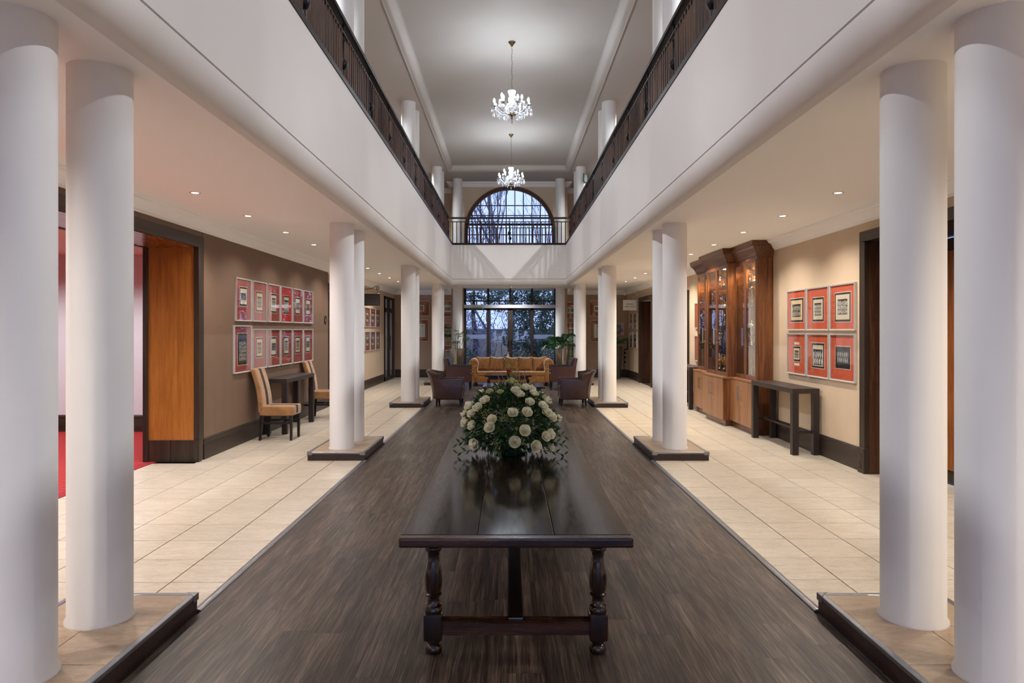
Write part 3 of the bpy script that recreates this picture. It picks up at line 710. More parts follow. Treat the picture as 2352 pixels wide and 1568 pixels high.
# ------------------------------------------------------------------ arched window wall (upper) and glass doors (lower)
AX, AZ, AR = 0.02, 5.03, 1.50
aw = MB(); N = 32
pts = [(AX-AR, ZU)]+[(AX-AR*math.cos(PI*i/N), AZ+AR*math.sin(PI*i/N)) for i in range(N+1)]+[(AX+AR, ZU)]
out = [(-1.98, ZU)]
for (px, pz) in pts[1:-1]:
    t_ = (px-AX)/AR
    if abs(t_) > 0.985 and pz < AZ+0.3: out.append((-1.98 if t_ < 0 else 1.98, pz))
    else: out.append((max(-1.98, min(1.98, AX+(px-AX)*1.33)), ZT))
out.append((1.98, ZU))
for yy in (YG, YG+0.15):
    o0 = len(aw.v); aw.v += [(p[0], yy, p[1]) for p in pts]+[(p[0], yy, p[1]) for p in out]
    n_ = len(pts)
    for i in range(n_-1): aw.f.append((o0+i, o0+i+1, o0+n_+i+1, o0+n_+i))
n_ = len(pts)
for i in range(n_-1): aw.f.append((i, i+1, 2*n_+i+1, 2*n_+i))
aw.box(-1.98, -1.83, YG+0.15, YF+0.2, ZU, ZT).box(1.83, 1.98, YG+0.15, YF+0.2, ZU, ZT)
struct('wall_arch', aw, 'wall_cream', 'tan gallery wall around the arched window', smooth=0, recalc=False)
w2 = sroot('window_2', 'arched gallery window with a grid of small panes')
arc = [(AX-1.49, 4.3)]+[(AX-1.49*math.cos(PI*i/40), AZ+1.49*math.sin(PI*i/40)) for i in range(41)]+[(AX+1.49, 4.3)]
am = MB()
def ring_pts(R, y): return [(AX-R, y, ZU)]+[(AX-R*math.cos(PI*i/40), y, AZ+R*math.sin(PI*i/40)) for i in range(41)]+[(AX+R, y, ZU)]
rings = [ring_pts(1.56, YG), ring_pts(1.56, YG-0.04), ring_pts(1.50, YG-0.05), ring_pts(1.47, YG-0.02), ring_pts(1.44, YG-0.01), ring_pts(1.44, YG+0.12), ring_pts(1.56, YG+0.12)]
m_ = len(rings[0]); vs = sum(rings, []); fs = []
for j in range(len(rings)):
    k = (j+1) % len(rings)
    for i in range(m_-1): fs.append((j*m_+i, j*m_+i+1, k*m_+i+1, k*m_+i))
MB().add(vs, fs).build('window_frame', 'arch_trim', w2, smooth=30)
IR = 1.45
def arc_z(x):
    u = IR*IR-(x-AX)**2
    return AZ+math.sqrt(u) if u > 0 else ZU
vx = [-0.107+0.292*k for k in range(-4, 6)]
vx = [x for x in vx if abs(x-AX) < IR-0.03]
hz = [4.60, 4.94, 5.27, 5.60, 5.94]
for x in vx:
    B(x-0.016, x+0.016, YG+0.04, YG+0.075, ZU, arc_z(x)+0.02).build('mullion', 'frame_bronze', w2, smooth=0)
for z in hz:
    hw = IR if z < AZ else math.sqrt(IR*IR-(z-AZ)**2)
    B(AX-hw, AX+hw, YG+0.045, YG+0.07, z-0.016, z+0.016).build('glazing_bar', 'frame_bronze', w2, smooth=0)
xs_ = [AX-IR]+vx+[AX+IR]; zs_ = [ZU]+hz+[AZ+IR]
for i in range(len(xs_)-1):
    for j in range(len(zs_)-1):
        x0, x1, z0, z1 = xs_[i], xs_[i+1], zs_[j], zs_[j+1]
        if x1-x0 < 0.02: continue
        top = []
        for k in range(7):
            x = x0+(x1-x0)*k/6; z = min(z1, arc_z(x))
            if z > z0+0.004: top.append((x, z))
        if len(top) < 2: continue
        poly = [(top[0][0], z0), (top[-1][0], z0)]+top[::-1]
        MB().prism(poly, 'y', YG+0.055, YG+0.059).build('pane', 'window_glass', w2, smooth=0)

w1 = sroot('window_1', 'bronze framed garden glass doors with frosted emblems')
MX = [-1.515, -0.725, 0.025, 0.775, 1.565]
fm = 'frame_bronze'
for i, x in enumerate(MX):
    w = 0.045 if i in (0, 4) else 0.05
    if i == 2:
        for xx in (x-0.045, x+0.045): B(xx-0.042, xx+0.042, YG+0.0, YG+0.07, 0, 2.42).build('door_stile', fm, w1, bevel=0.004, seg=1)
    else: B(x-w, x+w, YG+0.0, YG+0.07, 0, 2.42).build('mullion', fm, w1, bevel=0.004, seg=1)
    B(x-0.035, x+0.035, YG+0.0, YG+0.07, 2.54, ZC).build('mullion', fm, w1, bevel=0.004, seg=1)
B(-1.56, 1.61, YG+0.0, YG+0.07, 2.655, 2.70).build('transom', fm, w1, bevel=0.004, seg=1)
B(-1.56, 1.61, YG+0.0, YG+0.07, 2.36, 2.43).build('transom', fm, w1, bevel=0.004, seg=1)
B(-1.56, 1.61, YG+0.0, YG+0.07, 0.0, 0.12).build('bottom_rail', fm, w1, bevel=0.004, seg=1)
B(-1.55, 1.61, YG-0.10, YG+0.05, 2.43, 2.545).build('transom_beam', 'beam_white', w1, bevel=0.006, seg=1)
B(-1.60, -1.575, YG-0.08, YG-0.04, 2.545, ZC).build('conduit', 'gilt_frame', w1)
for i in range(4):
    a, b = MX[i]+0.045, MX[i+1]-0.045
    mid = (a+b)/2
    B(mid-0.022, mid+0.022, YG+0.005, YG+0.06, 2.545, 2.66).build('glazing_bar', fm, w1, smooth=0)
    B(a, b, YG+0.03, YG+0.036, 0.12, 2.36).build('pane', 'window_glass', w1, smooth=0)
    B(a, b, YG+0.03, YG+0.036, 2.70, ZC).build('pane', 'window_glass', w1, smooth=0)
    B(a, mid-0.022, YG+0.03, YG+0.036, 2.545, 2.655).build('pane', 'window_glass', w1, smooth=0)
    B(mid+0.022, b, YG+0.03, YG+0.036, 2.545, 2.655).build('pane', 'window_glass', w1, smooth=0)
for a, b in ((MX[0]+0.045, MX[1]-0.05), (MX[3]+0.05, MX[4]-0.045)):
    B(a, b, YG+0.024, YG+0.0295, 1.385, 1.525).build('frosted_band', 'frosted_film', w1, smooth=0)
rider = [(760,190),(815,168),(845,165),(850,130),(868,113),(882,128),(880,160),(888,195),(882,232),(868,250),(900,295),(912,345),(905,415),(790,412),(806,360),(830,302),(838,258),(800,296),(750,334),(795,272),(808,236),(757,262),(816,208)]
tail = [(718,416),(790,376),(792,418)]
horse = [(935,380),(945,320),(985,290),(1045,275),(1058,230),(1060,180),(1085,142),(1115,130),(1150,150),(1172,180),(1166,205),(1145,210),(1120,203),(1125,235),(1180,240),(1222,275),(1215,292),(1175,272),(1182,300),(1160,352),(1143,350),(1157,300),(1130,282),(1082,302),(1062,330),(1072,370),(1092,410),(1075,420),(1048,385),(1030,352),(1020,380),(1032,430),(1010,440),(985,380),(962,345),(950,390)]
rein = [(885,228),(1050,220),(1050,232),(885,240)]
def em(p, dx): return ((1125+p[0]/13.44-1170)*YG/1568+dx, CAM_H-(750+p[1]/13.44-758)*YG/1568)
wheel = [(835+34*math.cos(2*PI*k/16), 400+34*math.sin(2*PI*k/16)) for k in range(16)]
for dx in (0.0, -0.763):
    mb = MB()
    for q_, poly in enumerate((horse, rider, tail, rein)): mb.prism([em(p, dx) for p in poly], 'y', YG+0.0240+0.0002*q_, YG+0.029)
    mb.prism([em(p, dx) for p in wheel], 'y', YG+0.022, YG+0.0235)
    for k in range(8): mb.prism([em(p, dx) for p in ((795+k*40, 453), (825+k*40, 453), (825+k*40, 472), (795+k*40, 472))], 'y', YG+0.024, YG+0.029)
    mb.build('frosted_emblem', 'frosted_film', w1, smooth=0)
for xx in (-0.03, 0.08): B(xx-0.02, xx+0.02, YG-0.05, YG+0.0, 1.22, 1.34).build('door_pull', 'iron', w1, bevel=0.004)

# ------------------------------------------------------------------ plinths and columns
PLACE = {('l', 0): 'by the red carpeted room', ('l', 1): 'beside the suede chair nook', ('l', 2): 'by the low brown armchair facing the garden wall frames',
         ('l', 3): 'by the thin stemmed palm',
         ('r', 0): 'by the deep timber doorway', ('r', 1): 'beside the trophy cabinet', ('r', 2): 'by the white hanging sign', ('r', 3): 'by the full arching palm'}
PLACE[('l', 2)] = 'by the dark hanging sign'
colmesh = MB().lathe([(0.172, 0.0), (0.172, 0.012), (0.16, 0.03), (0.16, ZC-0.108), (0.16, ZC-0.1)], n=40).mesh('column', 'column_paint', smooth=40)
colmesh2 = MB().lathe([(0.16, 0.0), (0.16, ZT-ZU+0.005)], n=40).mesh('column', 'column_paint', smooth=40)
for side, cx, ix, ox in (('l', CXL, -1.865, -2.60), ('r', CXR, 1.845, 2.57)):
    for i, c in enumerate(PL):
        a, b = min(ix, ox), max(ix, ox); y0, y1 = c-0.66, c+0.66
        p = thing('plinth', 'low dark plinth with tiled top carrying two columns '+PLACE[(side, i)], 'plinth', ((a+b)/2, c, 0), 0, 'column plinths')
        B(a, b, y0, y1, -0.01, 0.088).build('riser', 'granite', p, world=True, bevel=0.003, seg=1)
        n = 3
        for k in range(n):
            ya = y0+0.03+(y1-y0-0.06)*k/n; yb = y0+0.03+(y1-y0-0.06)*(k+1)/n
            xm = cx
            for (xa, xb) in ((a+0.03, xm), (xm, b-0.03)):
                B(xa+0.002, xb-0.002, ya+0.002, yb-0.002, 0.086, 0.108).build('tile', 'plinth_tile_dimmed', p, world=True, bevel=0.0015, seg=1, smooth=0)
        for bx in ((a-0.004, a+0.03, y0, y1), (b-0.03, b+0.004, y0, y1), (a, b, y0-0.004, y0+0.03), (a, b, y1-0.03, y1+0.004)):
            B(bx[0], bx[1], bx[2], bx[3], 0.086, 0.111).build('edge_strip', 'steel_trim', p, world=True, bevel=0.003, seg=1)
        for qx in (a, b):
            for qy in (y0, y1):
                sx, sy = (1 if qx == a else -1), (1 if qy == y0 else -1)
                MB().prism([(qx-0.006*sx, qy-0.006*sy), (qx+0.06*sx, qy-0.006*sy), (qx-0.006*sx, qy+0.06*sy)], 'z', 0.072, 0.1135).build('corner_cap', 'steel_trim', p, world=True)
        for k, yy in enumerate((c-0.32, c+0.32)):
            w = 'farther from' if k == 0 else 'closer to'
            o = link('column', colmesh, None, (cx, yy, 0.108))
            tag(o, 'white column %s the garden doors on the plinth %s' % (w, PLACE[(side, i)]), 'column', 'lobby columns', 'thing')
            o = link('column', colmesh2, None, (cx, yy, ZU))
            tag(o, 'white gallery column %s the arch above the plinth %s' % (w, PLACE[(side, i)]), 'column', 'gallery columns', 'thing')
for cx, w in ((-1.73, 'thin palm planter'), (1.70, 'full palm planter')):
    o = link('column', MB().lathe([(0.17, 0), (0.17, 0.012), (0.16, 0.03), (0.16, ZC+0.002)], n=40).mesh('column', 'column_paint', smooth=40), None, (cx, 22.8, 0))
    tag(o, 'white column against the glass doors behind the '+w, 'column', 'lobby columns', 'thing')
    o = link('column', colmesh2, None, (cx, 22.8, ZU))
    tag(o, 'white gallery column against the arched window above the '+w, 'column', 'gallery columns', 'thing')

# ------------------------------------------------------------------ balustrades
balmesh_x = B(-0.013, 0.013, -0.013, 0.013, 4.43, 5.12).mesh('baluster', 'rail_wood', bevel=0.004, seg=1)
balmesh = B(-0.024, 0.024, -0.016, 0.016, 4.43, 5.12).mesh('baluster', 'rail_wood', bevel=0.004, seg=1)
im = MB().lathe([(0.014, 4.43), (0.03, 4.44), (0.03, 4.46), (0.014, 4.48), (0.014, 4.70), (0.022, 4.705), (0.045, 4.735), (0.054, 4.765), (0.045, 4.795), (0.022, 4.825), (0.014, 4.83),
                (0.014, 5.02), (0.026, 5.035), (0.03, 5.055), (0.026, 5.075), (0.014, 5.09), (0.014, 5.225)], n=12)
ironmesh = im.mesh('iron_spindle', 'iron', smooth=50)
def railing(label, horizontal, fixed, a0, a1, posts, spacing=0.105, gap=0.15, edge=0.0):
    r = thing('balustrade', label, 'railing', (0, 0, 0), 0, 'gallery balustrades')
    m = 'rail_wood_x' if horizontal else 'rail_wood_y'
    def bar(name, w0, w1, z0, z1, bev=0.006):
        if horizontal: return B(a0, a1, fixed+w0, fixed+w1, z0, z1).build(name, m, r, bevel=bev, seg=2)
        return B(fixed+w0, fixed+w1, a0, a1, z0, z1).build(name, m, r, bevel=bev, seg=2)
    e = edge
    bar('bottom_rail', min(-0.05, e), max(0.05, e), 4.37, 4.435)
    bar('sub_rail', -0.02, 0.02, 5.105, 5.13)
    bar('handrail', -0.05, 0.05, 5.215, 5.265, 0.014)
    pos = []
    edges = [a0-0.05]+posts+[a1+0.05]
    for i in range(len(edges)-1):
        lo, hi = edges[i]+gap, edges[i+1]-gap
        n = max(1, int(round((hi-lo)/spacing)))
        for k in range(n+1): pos.append(lo+(hi-lo)*k/n)
    for q in pos: link('baluster', balmesh_x if horizontal else balmesh, r, (q, fixed, 0) if horizontal else (fixed, q, 0))
    for q in posts: link('iron_spindle', ironmesh, r, (q, fixed, 0) if horizontal else (fixed, q, 0))
    return r
ps = [6.44+1.49*k for k in range(-4, 11)]
railing('dark timber balustrade above the suede chair aisle', False, -1.93, 0.2, YB+0.15, [p for p in ps if 0.4 < p < YB], edge=0.14)
railing('dark timber balustrade above the trophy cabinet aisle', False, 1.91, 0.2, YB+0.15, [p for p in ps if 0.4 < p < YB], edge=-0.14)
railing('dark balustrade crossing the bridge before the arched window', True, YB+0.13, -1.86, 1.84, [0.0], spacing=0.13, gap=0.11, edge=-0.14)
rl = railing('short dark balustrade standing against the arched window', True, 22.95, -1.5, 1.5, [0.02], spacing=0.11, gap=0.11)
for x in (-1.48, 1.48): B(x-0.03, x+0.03, 22.92, 22.98, ZU-0.002, 5.2).build('end_post', 'rail_wood', rl, bevel=0.004, seg=1)
# ------------------------------------------------------------------ lamps
def spot(loc, power, color, size=110, blend=0.6, parent=None, radius=0.04):
    l = bpy.data.lights.new('lamp_light', 'SPOT'); l.energy = power; l.color = color
    l.spot_size = math.radians(size); l.spot_blend = blend; l.shadow_soft_size = radius
    o = bpy.data.objects.new('lamp_light', l); COL.objects.link(o); o.location = loc
    if parent is not None: o.parent = parent
    return o
ringm = MB().lathe([(0.036, 0.006), (0.036, -0.002), (0.052, -0.006), (0.058, -0.002), (0.058, 0.006)], n=24).mesh('trim_ring', 'silver_frame', smooth=40)
lampm = MB().lathe([(0.0005, -0.001), (0.037, -0.001), (0.037, 0.004), (0.0005, 0.004)], n=24, cap=False).mesh('lamp_lens', 'downlight_glow', smooth=0)
def downlight(x, y, z, power, color, label, group, size=140):
    o = thing('downlight', label, 'downlight', (x, y, z), 0, group)
    link('trim_ring', ringm, o); link('lamp_lens', lampm, o)
    spot((0, 0, -0.02), power, color, size, 0.7, o)
ys = [7.06+1.43*k for k in range(-5, 10)]
ORD = 'first second third fourth fifth sixth seventh eighth ninth tenth eleventh twelfth thirteenth fourteenth fifteenth'.split()
for k, y in enumerate(ys):
    downlight(-3.25, y, ZC, SPOT_L if y < 8.8 else (SPOT_LFAR if y < 14 else SPOT_LFAR*1.4), WARM_L, 'recessed downlight over the suede chair aisle, %s from the garden end' % ORD[len(ys)-1-k], 'downlights of the suede chair aisle')
    downlight(3.40, y, ZC, SPOT_R if y < 15 else SPOT_RFAR, WARM, 'recessed downlight over the trophy cabinet aisle, %s from the garden end' % ORD[len(ys)-1-k], 'downlights of the trophy cabinet aisle')
for k in range(12):
    y = 1.0+1.845*k
    downlight(-3.18, y, ZT, SPOT_G, COOL, 'upper ceiling downlight of the gallery over the suede chairs, %s from the arched window' % ORD[11-k], 'gallery downlights over the suede chairs', 160)
    downlight(3.18, y, ZT, SPOT_G, COOL, 'upper ceiling downlight of the gallery over the trophy cabinet, %s from the arched window' % ORD[11-k], 'gallery downlights over the trophy cabinet', 160)
downlight(-5.3, 23.0, 2.9, 60, COOL, 'lamp added to brighten the room beyond the glazed corner door', 'added lamp of the porch')  # added lamp, brightens the pale room behind the glass
downlight(0.06, 22.4, ZC, 220, COOL, 'single recessed downlight before the garden glass doors', 'downlight at the doors')
for x, y in ((-7.2, 10.0), (-5.8, 9.9), (-7.2, 7.6), (-5.8, 7.4), (-8.4, 9.0), (-6.4, 5.0)):
    downlight(x, y, 2.92, SPOT_SIDE, COOL, 'recessed downlight in the peach ceiling of the carpeted room', 'downlights of the carpeted room', 150)

# ------------------------------------------------------------------ chandeliers
def make_chandelier():
    r = thing('chandelier', 'crystal candle chandelier', 'chandelier', (0, 0, ZT2), 0, 'crystal chandeliers')
    MB().lathe([(0.066, 0.004), (0.066, -0.01), (0.05, -0.028), (0.03, -0.05), (0.026, -0.065), (0.012, -0.085), (0.006, -0.088)], n=20).build('canopy', 'brass', r)
    ch = MB(); n = 24; L = 0.80
    for k in range(n):
        z = -0.09-L*(k+0.5)/n; R = L/n*0.62; wob = 0.004*math.sin(k*0.9)
        pts = []
        for i in range(10):
            a = 2*PI*i/10; u, v = 0.010*math.cos(a), R*math.sin(a)
            pts.append((u+wob, 0, z+v) if k % 2 else (wob, u, z+v))
        ch.tube(pts, 0.0028, 5, closed=True)
    ch.build('chain', 'brass', r)
    st = MB().lathe([(0.03, -0.88), (0.075, -0.885), (0.07, -0.91), (0.045, -0.93), (0.025, -0.95), (0.02, -1.0), (0.035, -1.03), (0.022, -1.06), (0.018, -1.14), (0.03, -1.17), (0.05, -1.19), (0.03, -1.22), (0.03, -1.26)], n=20)
    st.build('stem', 'crystal', r)
    MB().lathe([(0.012, -1.24), (0.05, -1.245), (0.082, -1.265), (0.086, -1.285), (0.07, -1.315), (0.035, -1.335), (0.015, -1.345), (0.012, -1.37), (0.02, -1.38), (0.004, -1.40)], n=24).build('bowl', 'brass', r)
    cd = MB()
    for k in range(10):
        a = 2*PI*k/10
        for i in range(14):
            t_ = i/13; rr = 0.068+0.07*t_-0.06*math.sin(PI*t_); z = -0.90-0.30*t_
            cd.sphere((rr*math.cos(a), rr*math.sin(a), z), 0.0075, 6, 4)
    cd.build('crystal_garland', 'crystal', r)['kind'] = 'stuff'
    def arm(ang, R, z0, z1):
        pts = []
        for i in range(13):
            t_ = i/12; rr = 0.03+(R-0.03)*t_; z = z0+(z1-z0)*t_-0.075*math.sin(PI*min(1, t_*1.15))
            pts.append((rr*math.cos(ang), rr*math.sin(ang), z))
        a = MB().tube(pts, 0.0085, 7).build('arm', 'crystal', r)
        ex, ey = R*math.cos(ang), R*math.sin(ang)
        MB().lathe([(0.012, z1-0.012), (0.03, z1-0.008), (0.052, z1+0.006), (0.054, z1+0.01), (0.028, z1+0.0), (0.012, z1+0.0)], ex, ey, 16, cap=False).build('drip_pan', 'crystal', a)
        MB().lathe([(0.011, z1-0.005), (0.011, z1+0.065)], ex, ey, 10).build('candle', 'mat_white', a)
        MB().lathe([(0.009, z1+0.065), (0.020, z1+0.092), (0.014, z1+0.118), (0.001, z1+0.142)], ex, ey, 6).build('bulb', 'bulb_glow', a)
        dr = MB()
        for k in range(6):
            b = 2*PI*k/6; px, py = ex+0.05*math.cos(b), ey+0.05*math.sin(b)
            for q in range(3): dr.sphere((px, py, z1-0.012-q*0.018), 0.006, 6, 4)
            dr.lathe([(0.0005, z1-0.062), (0.011, z1-0.085), (0.009, z1-0.10), (0.0005, z1-0.118)], px, py, 6, cap=False)
        dr.build('crystal_drops', 'crystal', a)['kind'] = 'stuff'
    for k in range(8): arm(2*PI*(k+0.4)/8, 0.33, -1.24, -1.19)
    for k in range(4): arm(2*PI*(k+0.15)/4, 0.185, -1.14, -1.07)
    lo = MB()
    for k in range(16):
        a = 2*PI*k/16; R = 0.2+0.05*(k % 2)
        for i in range(9):
            t_ = i/8; rr = 0.09+(R-0.09)*t_; z = -1.30-0.05*math.sin(PI*t_)+0.03*t_
            lo.sphere((rr*math.cos(a), rr*math.sin(a), z), 0.007, 6, 4)
        lo.lathe([(0.0005, -1.29), (0.012, -1.33), (0.010, -1.35), (0.0005, -1.38)], R*math.cos(a), R*math.sin(a), 6, cap=False)
    lo.lathe([(0.002, -1.39), (0.018, -1.42), (0.015, -1.45), (0.001, -1.48)], 0, 0, 8)
    lo.build('crystal_skirt', 'crystal', r)['kind'] = 'stuff'
    return r
ch = make_chandelier()
for i, (y, lab) in enumerate(((12.3, 'crystal candle chandelier over the sofa end of the long table'), (18.1, 'crystal candle chandelier over the seating group by the bridge'), (6.5, 'crystal candle chandelier over the rose bouquet'), (0.7, 'crystal candle chandelier by the plain end wall'))):
    o = ch if i == 0 else copy_tree(ch)
    o.location = (0.045, y, ZT2); o['label'] = lab

# ------------------------------------------------------------------ long refectory table
TZ, TU, TY0, TY1, TXC, THW = 0.665, 0.617, 3.33, 8.16, 0.033, 0.572
tb = thing('refectory_table', 'long dark polished table with turned legs on the plank floor', 'table', (TXC, (TY0+TY1)/2, 0))
bw = THW*2/3
for k in range(3):
    B(TXC-THW+bw*k+0.0015, TXC-THW+bw*(k+1)-0.0015, TY0+0.062, TY1-0.062, TU, TZ).build('top_board', 'table_wood', tb, world=True, bevel=0.003, seg=2)
for y in (TY0, TY1-0.06):
    B(TXC-THW-0.003, TXC+THW+0.003, y, y+0.06, TU-0.001, TZ).build('end_board', 'table_edge_wood', tb, world=True, bevel=0.012, seg=3)
legp = [(0.036, 0.0), (0.043, 0.004), (0.046, 0.02), (0.040, 0.038), (0.030, 0.046), (0.036, 0.056), (0.034, 0.075)]
legp2 = [(0.040, 0.205), (0.046, 0.214), (0.047, 0.228), (0.040, 0.24), (0.046, 0.246), (0.036, 0.256), (0.030, 0.28), (0.034, 0.292), (0.043, 0.30), (0.044, 0.308), (0.038, 0.314),
         (0.043, 0.33), (0.0455, 0.36), (0.046, 0.39), (0.043, 0.43), (0.036, 0.47), (0.031, 0.50), (0.033, 0.52), (0.040, 0.532), (0.045, 0.54), (0.045, 0.549), (0.040, 0.556), (0.043, 0.566), (0.038, 0.58), (0.031, 0.592), (0.034, TU+0.001)]
LX, LY0, LY1 = 0.43, 3.57, 7.92
for sx in (-1, 1):
    for y in (LY0, LY1):
        x = TXC+sx*LX
        lg = MB().lathe(legp, x, y, 28).lathe(legp2, x, y, 28).build('leg', 'table_leg_wood', tb, world=True, smooth=50)
        B(x-0.048, x+0.048, y-0.048, y+0.048, 0.07, 0.212).build('leg_block', 'table_leg_wood', lg, origin=tb.location, bevel=0.014, seg=3)
for y in (LY0, LY1):
    st = MB()
    n = 14
    def fn(u, v, y=y):
        x = TXC-LX+0.04+(2*LX-0.08)*u; worn = 0.016*math.sin(PI*u)**2
        ring_ = [(-0.03, 0.098), (0.03, 0.098), (0.03, 0.172), (0.012, 0.180), (-0.018, 0.176-worn*0.6), (-0.03, 0.172-worn)]
        p = ring_[int(round(v*6)) % 6]; return (x, y+p[0], p[1])
    st.grid(lambda u, v: fn(u, v), n, 7)
    st.build('cross_stretcher', 'table_edge_wood', tb, world=True, smooth=30)
B(TXC-0.042, TXC+0.042, LY0-0.02, LY1+0.02, 0.128, 0.186).build('long_stretcher', 'table_leg_wood', tb, world=True, bevel=0.008, seg=2)
for sx in (-1, 1):
    B(TXC+sx*LX-0.015, TXC+sx*LX+0.015, LY0+0.03, LY1-0.03, TU-0.075, TU+0.001).build('side_rail', 'table_leg_wood', tb, world=True, bevel=0.004)

# ------------------------------------------------------------------ rose bouquet
def rose_mesh(mat, name):
    mb = MB(); rr = random.Random(5)
    layers = [(2, 0.005, 0.050, 0.0, 0), (3, 0.0105, 0.050, 0.0, 1), (3, 0.0165, 0.048, 0.08, 2), (4, 0.023, 0.046, 0.1, 3), (5, 0.030, 0.043, 0.18, 4), (5, 0.036, 0.038, 0.45, 5)]
    for n, r0, h, lean, li in layers:
        for k in range(n):
            a0 = 2*PI*k/n+li*0.7+rr.uniform(-0.15, 0.15); wd = 2*PI/n*1.35
            hh = h*rr.uniform(0.9, 1.1)
            def fn(u, v):
                a = a0+(u-0.5)*wd*(0.55+0.45*math.sin(PI*min(1, v*0.8+0.1)))
                rad = r0*(0.28+0.80*math.sin(PI*0.60*v))+lean*0.022*v**3+0.004*lean*(1 if v > 0.95 else 0)
                z = hh*v*(1-0.25*(2*abs(u-0.5))**2)-(0.010*lean if v > 0.95 else 0)
                return (rad*math.cos(a), rad*math.sin(a), z+0.003*(4-li))
            mb.grid(fn, 5, 5)
    mb.sphere((0, 0, 0.004), (0.016, 0.016, 0.012), 8, 5)
    return mb.mesh(name, mat, smooth=70, recalc=False)
rose_a = rose_mesh('rose_petal', 'rose'); rose_b = rose_mesh('rose_green', 'rose')
BC = Vector((0.012, 5.62, 0.90)); BRD = (0.375, 0.36, 0.325)
bq = thing('rose_bouquet', 'large white rose bouquet in a green bowl on the long table', 'bouquet', (BC.x, BC.y, TZ))
def world_child(name, me, parent, p, n, sc=1.0, spin=0.0):
    o = link(name, me, parent); z = Vector(n).normalized()
    q = z.to_track_quat('Z', 'Y'); o.rotation_mode = 'QUATERNION'; o.rotation_quaternion = q @ Matrix.Rotation(spin, 4, 'Z').to_quaternion()
    o.location = Vector(p)-Vector(parent.location); o.scale = (sc, sc, sc); return o
MB().lathe([(0.075, 0.0), (0.12, 0.004), (0.125, 0.012), (0.10, 0.02), (0.085, 0.03), (0.09, 0.045), (0.13, 0.075), (0.155, 0.11), (0.16, 0.125), (0.15, 0.125), (0.12, 0.09), (0.05, 0.05)], n=32, cap=False).build('bowl', 'green_glass', bq)
spots = [(440,355),(240,430),(345,450),(265,525),(185,640),(270,680),(530,600),(500,705),(780,125),(840,235),(890,280),(965,195),(1035,200),(1020,375),(800,515),(985,510),(1190,430),(1240,360),(1200,310),(1300,570),(1285,790),(1225,820),(955,745),(825,890),(1095,945),(1285,970),(305,920),(865,165),(1075,265),(1235,510),(640,240),(500,240)]
rr = random.Random(11)
for i, (cx, cy) in enumerate(spots):
    px, py = 1040+cx*0.1722, 860+cy*0.1722
    y = 5.4
    for _ in range(6):
        x = (px-1170)*y/1568; z = CAM_H-(py-758)*y/1568
        u = ((x-BC.x)/BRD[0])**2+((z-BC.z)/BRD[2])**2
        y = BC.y-BRD[1]*math.sqrt(max(0.0, 1-u))
    nrm = Vector(((x-BC.x)/BRD[0]**2, (y-BC.y)/BRD[1]**2-1.2, (z-BC.z)/BRD[2]**2+1.6))
    small = i in (30, 31, 27, 18)
    world_child('rose', rose_b if small or i == 8 else rose_a, bq, (x, y-0.03, z), nrm, rr.uniform(0.80, 1.0)*(0.68 if small else 1.0), rr.uniform(0, 6))
for k in range(14):
    a = PI*(k+0.5)/14; e = rr.uniform(0.05, 0.9)
    n = Vector((math.cos(a)*math.cos(e), math.sin(a)*math.cos(e), math.sin(e)))
    world_child('rose', rose_a, bq, (BC.x+n.x*BRD[0], BC.y+n.y*BRD[1], BC.z+n.z*BRD[2]), n, rr.uniform(0.9, 1.1))
def leaf_pts(p, d, up, L, W, mb, fold=0.25):
    d = Vector(d).normalized(); s_ = d.cross(Vector(up)); 
    if s_.length < 1e-3: s_ = d.cross(Vector((1, 0.3, 0)))
    s_.normalize(); n = s_.cross(d); p = Vector(p)
    a = p; b = p+d*L*0.45+s_*W/2+n*W*fold; c = p+d*L*0.45-s_*W/2+n*W*fold; e = p+d*L-n*L*0.12; m = p+d*L*0.5
    mb.add([a, b, e, m, c], [(0, 1, 3), (1, 2, 3), (0, 3, 4), (3, 2, 4)])
fol = MB()
for k in range(2900):
    n = Vector((rr.gauss(0, 1), rr.gauss(0, 1), rr.gauss(0.15, 1))).normalized()
    f = rr.uniform(0.6, 0.99)
    p = Vector((BC.x+n.x*BRD[0]*f, BC.y+n.y*BRD[1]*f, BC.z+n.z*BRD[2]*f))
    if p.z < TZ+0.07: continue
    d = n+Vector((rr.uniform(-.7, .7), rr.uniform(-.7, .7), rr.uniform(-.6, .6)))
    leaf_pts(p, d, (rr.uniform(-1, 1), rr.uniform(-1, 1), 1), rr.uniform(0.045, 0.085), rr.uniform(0.018, 0.032), fol)
o = fol.build('foliage', 'bouquet_leaf', bq, world=True, smooth=0, recalc=False); o['kind'] = 'stuff'
core = MB().sphere((BC.x, BC.y, BC.z-0.02), (0.15, 0.15, 0.15), 14, 10).build('foliage_core', 'bouquet_leaf', bq, world=True)
for (sx, z0, n) in ((-1, 0.80, 9), (1, 0.79, 9), (-1, 0.72, 6), (1, 0.86, 7), (1, 0.71, 6)):
    st = [(BC.x+sx*(0.26+0.028*i), BC.y-0.12-0.006*i, z0-0.002*i*i*0.4) for i in range(7)]
    sp = MB().tube(st, 0.0025, 5).build('leaf_spray', 'stem_green', bq, world=True)
    for i in range(n):
        t_ = i/(n-1)*5.9; q = Vector(st[int(t_)])*(1-t_ % 1)+Vector(st[min(6, int(t_)+1)])*(t_ % 1)
        lm = MB(); leaf_pts(q, (sx*0.7, rr.uniform(-.4, .4), 0.6*(1 if i % 2 else -1)), (0, -1, 0.3), 0.055, 0.017, lm)
        lm.build('leaf', 'bouquet_leaf', sp, origin=bq.location, smooth=0, recalc=False)
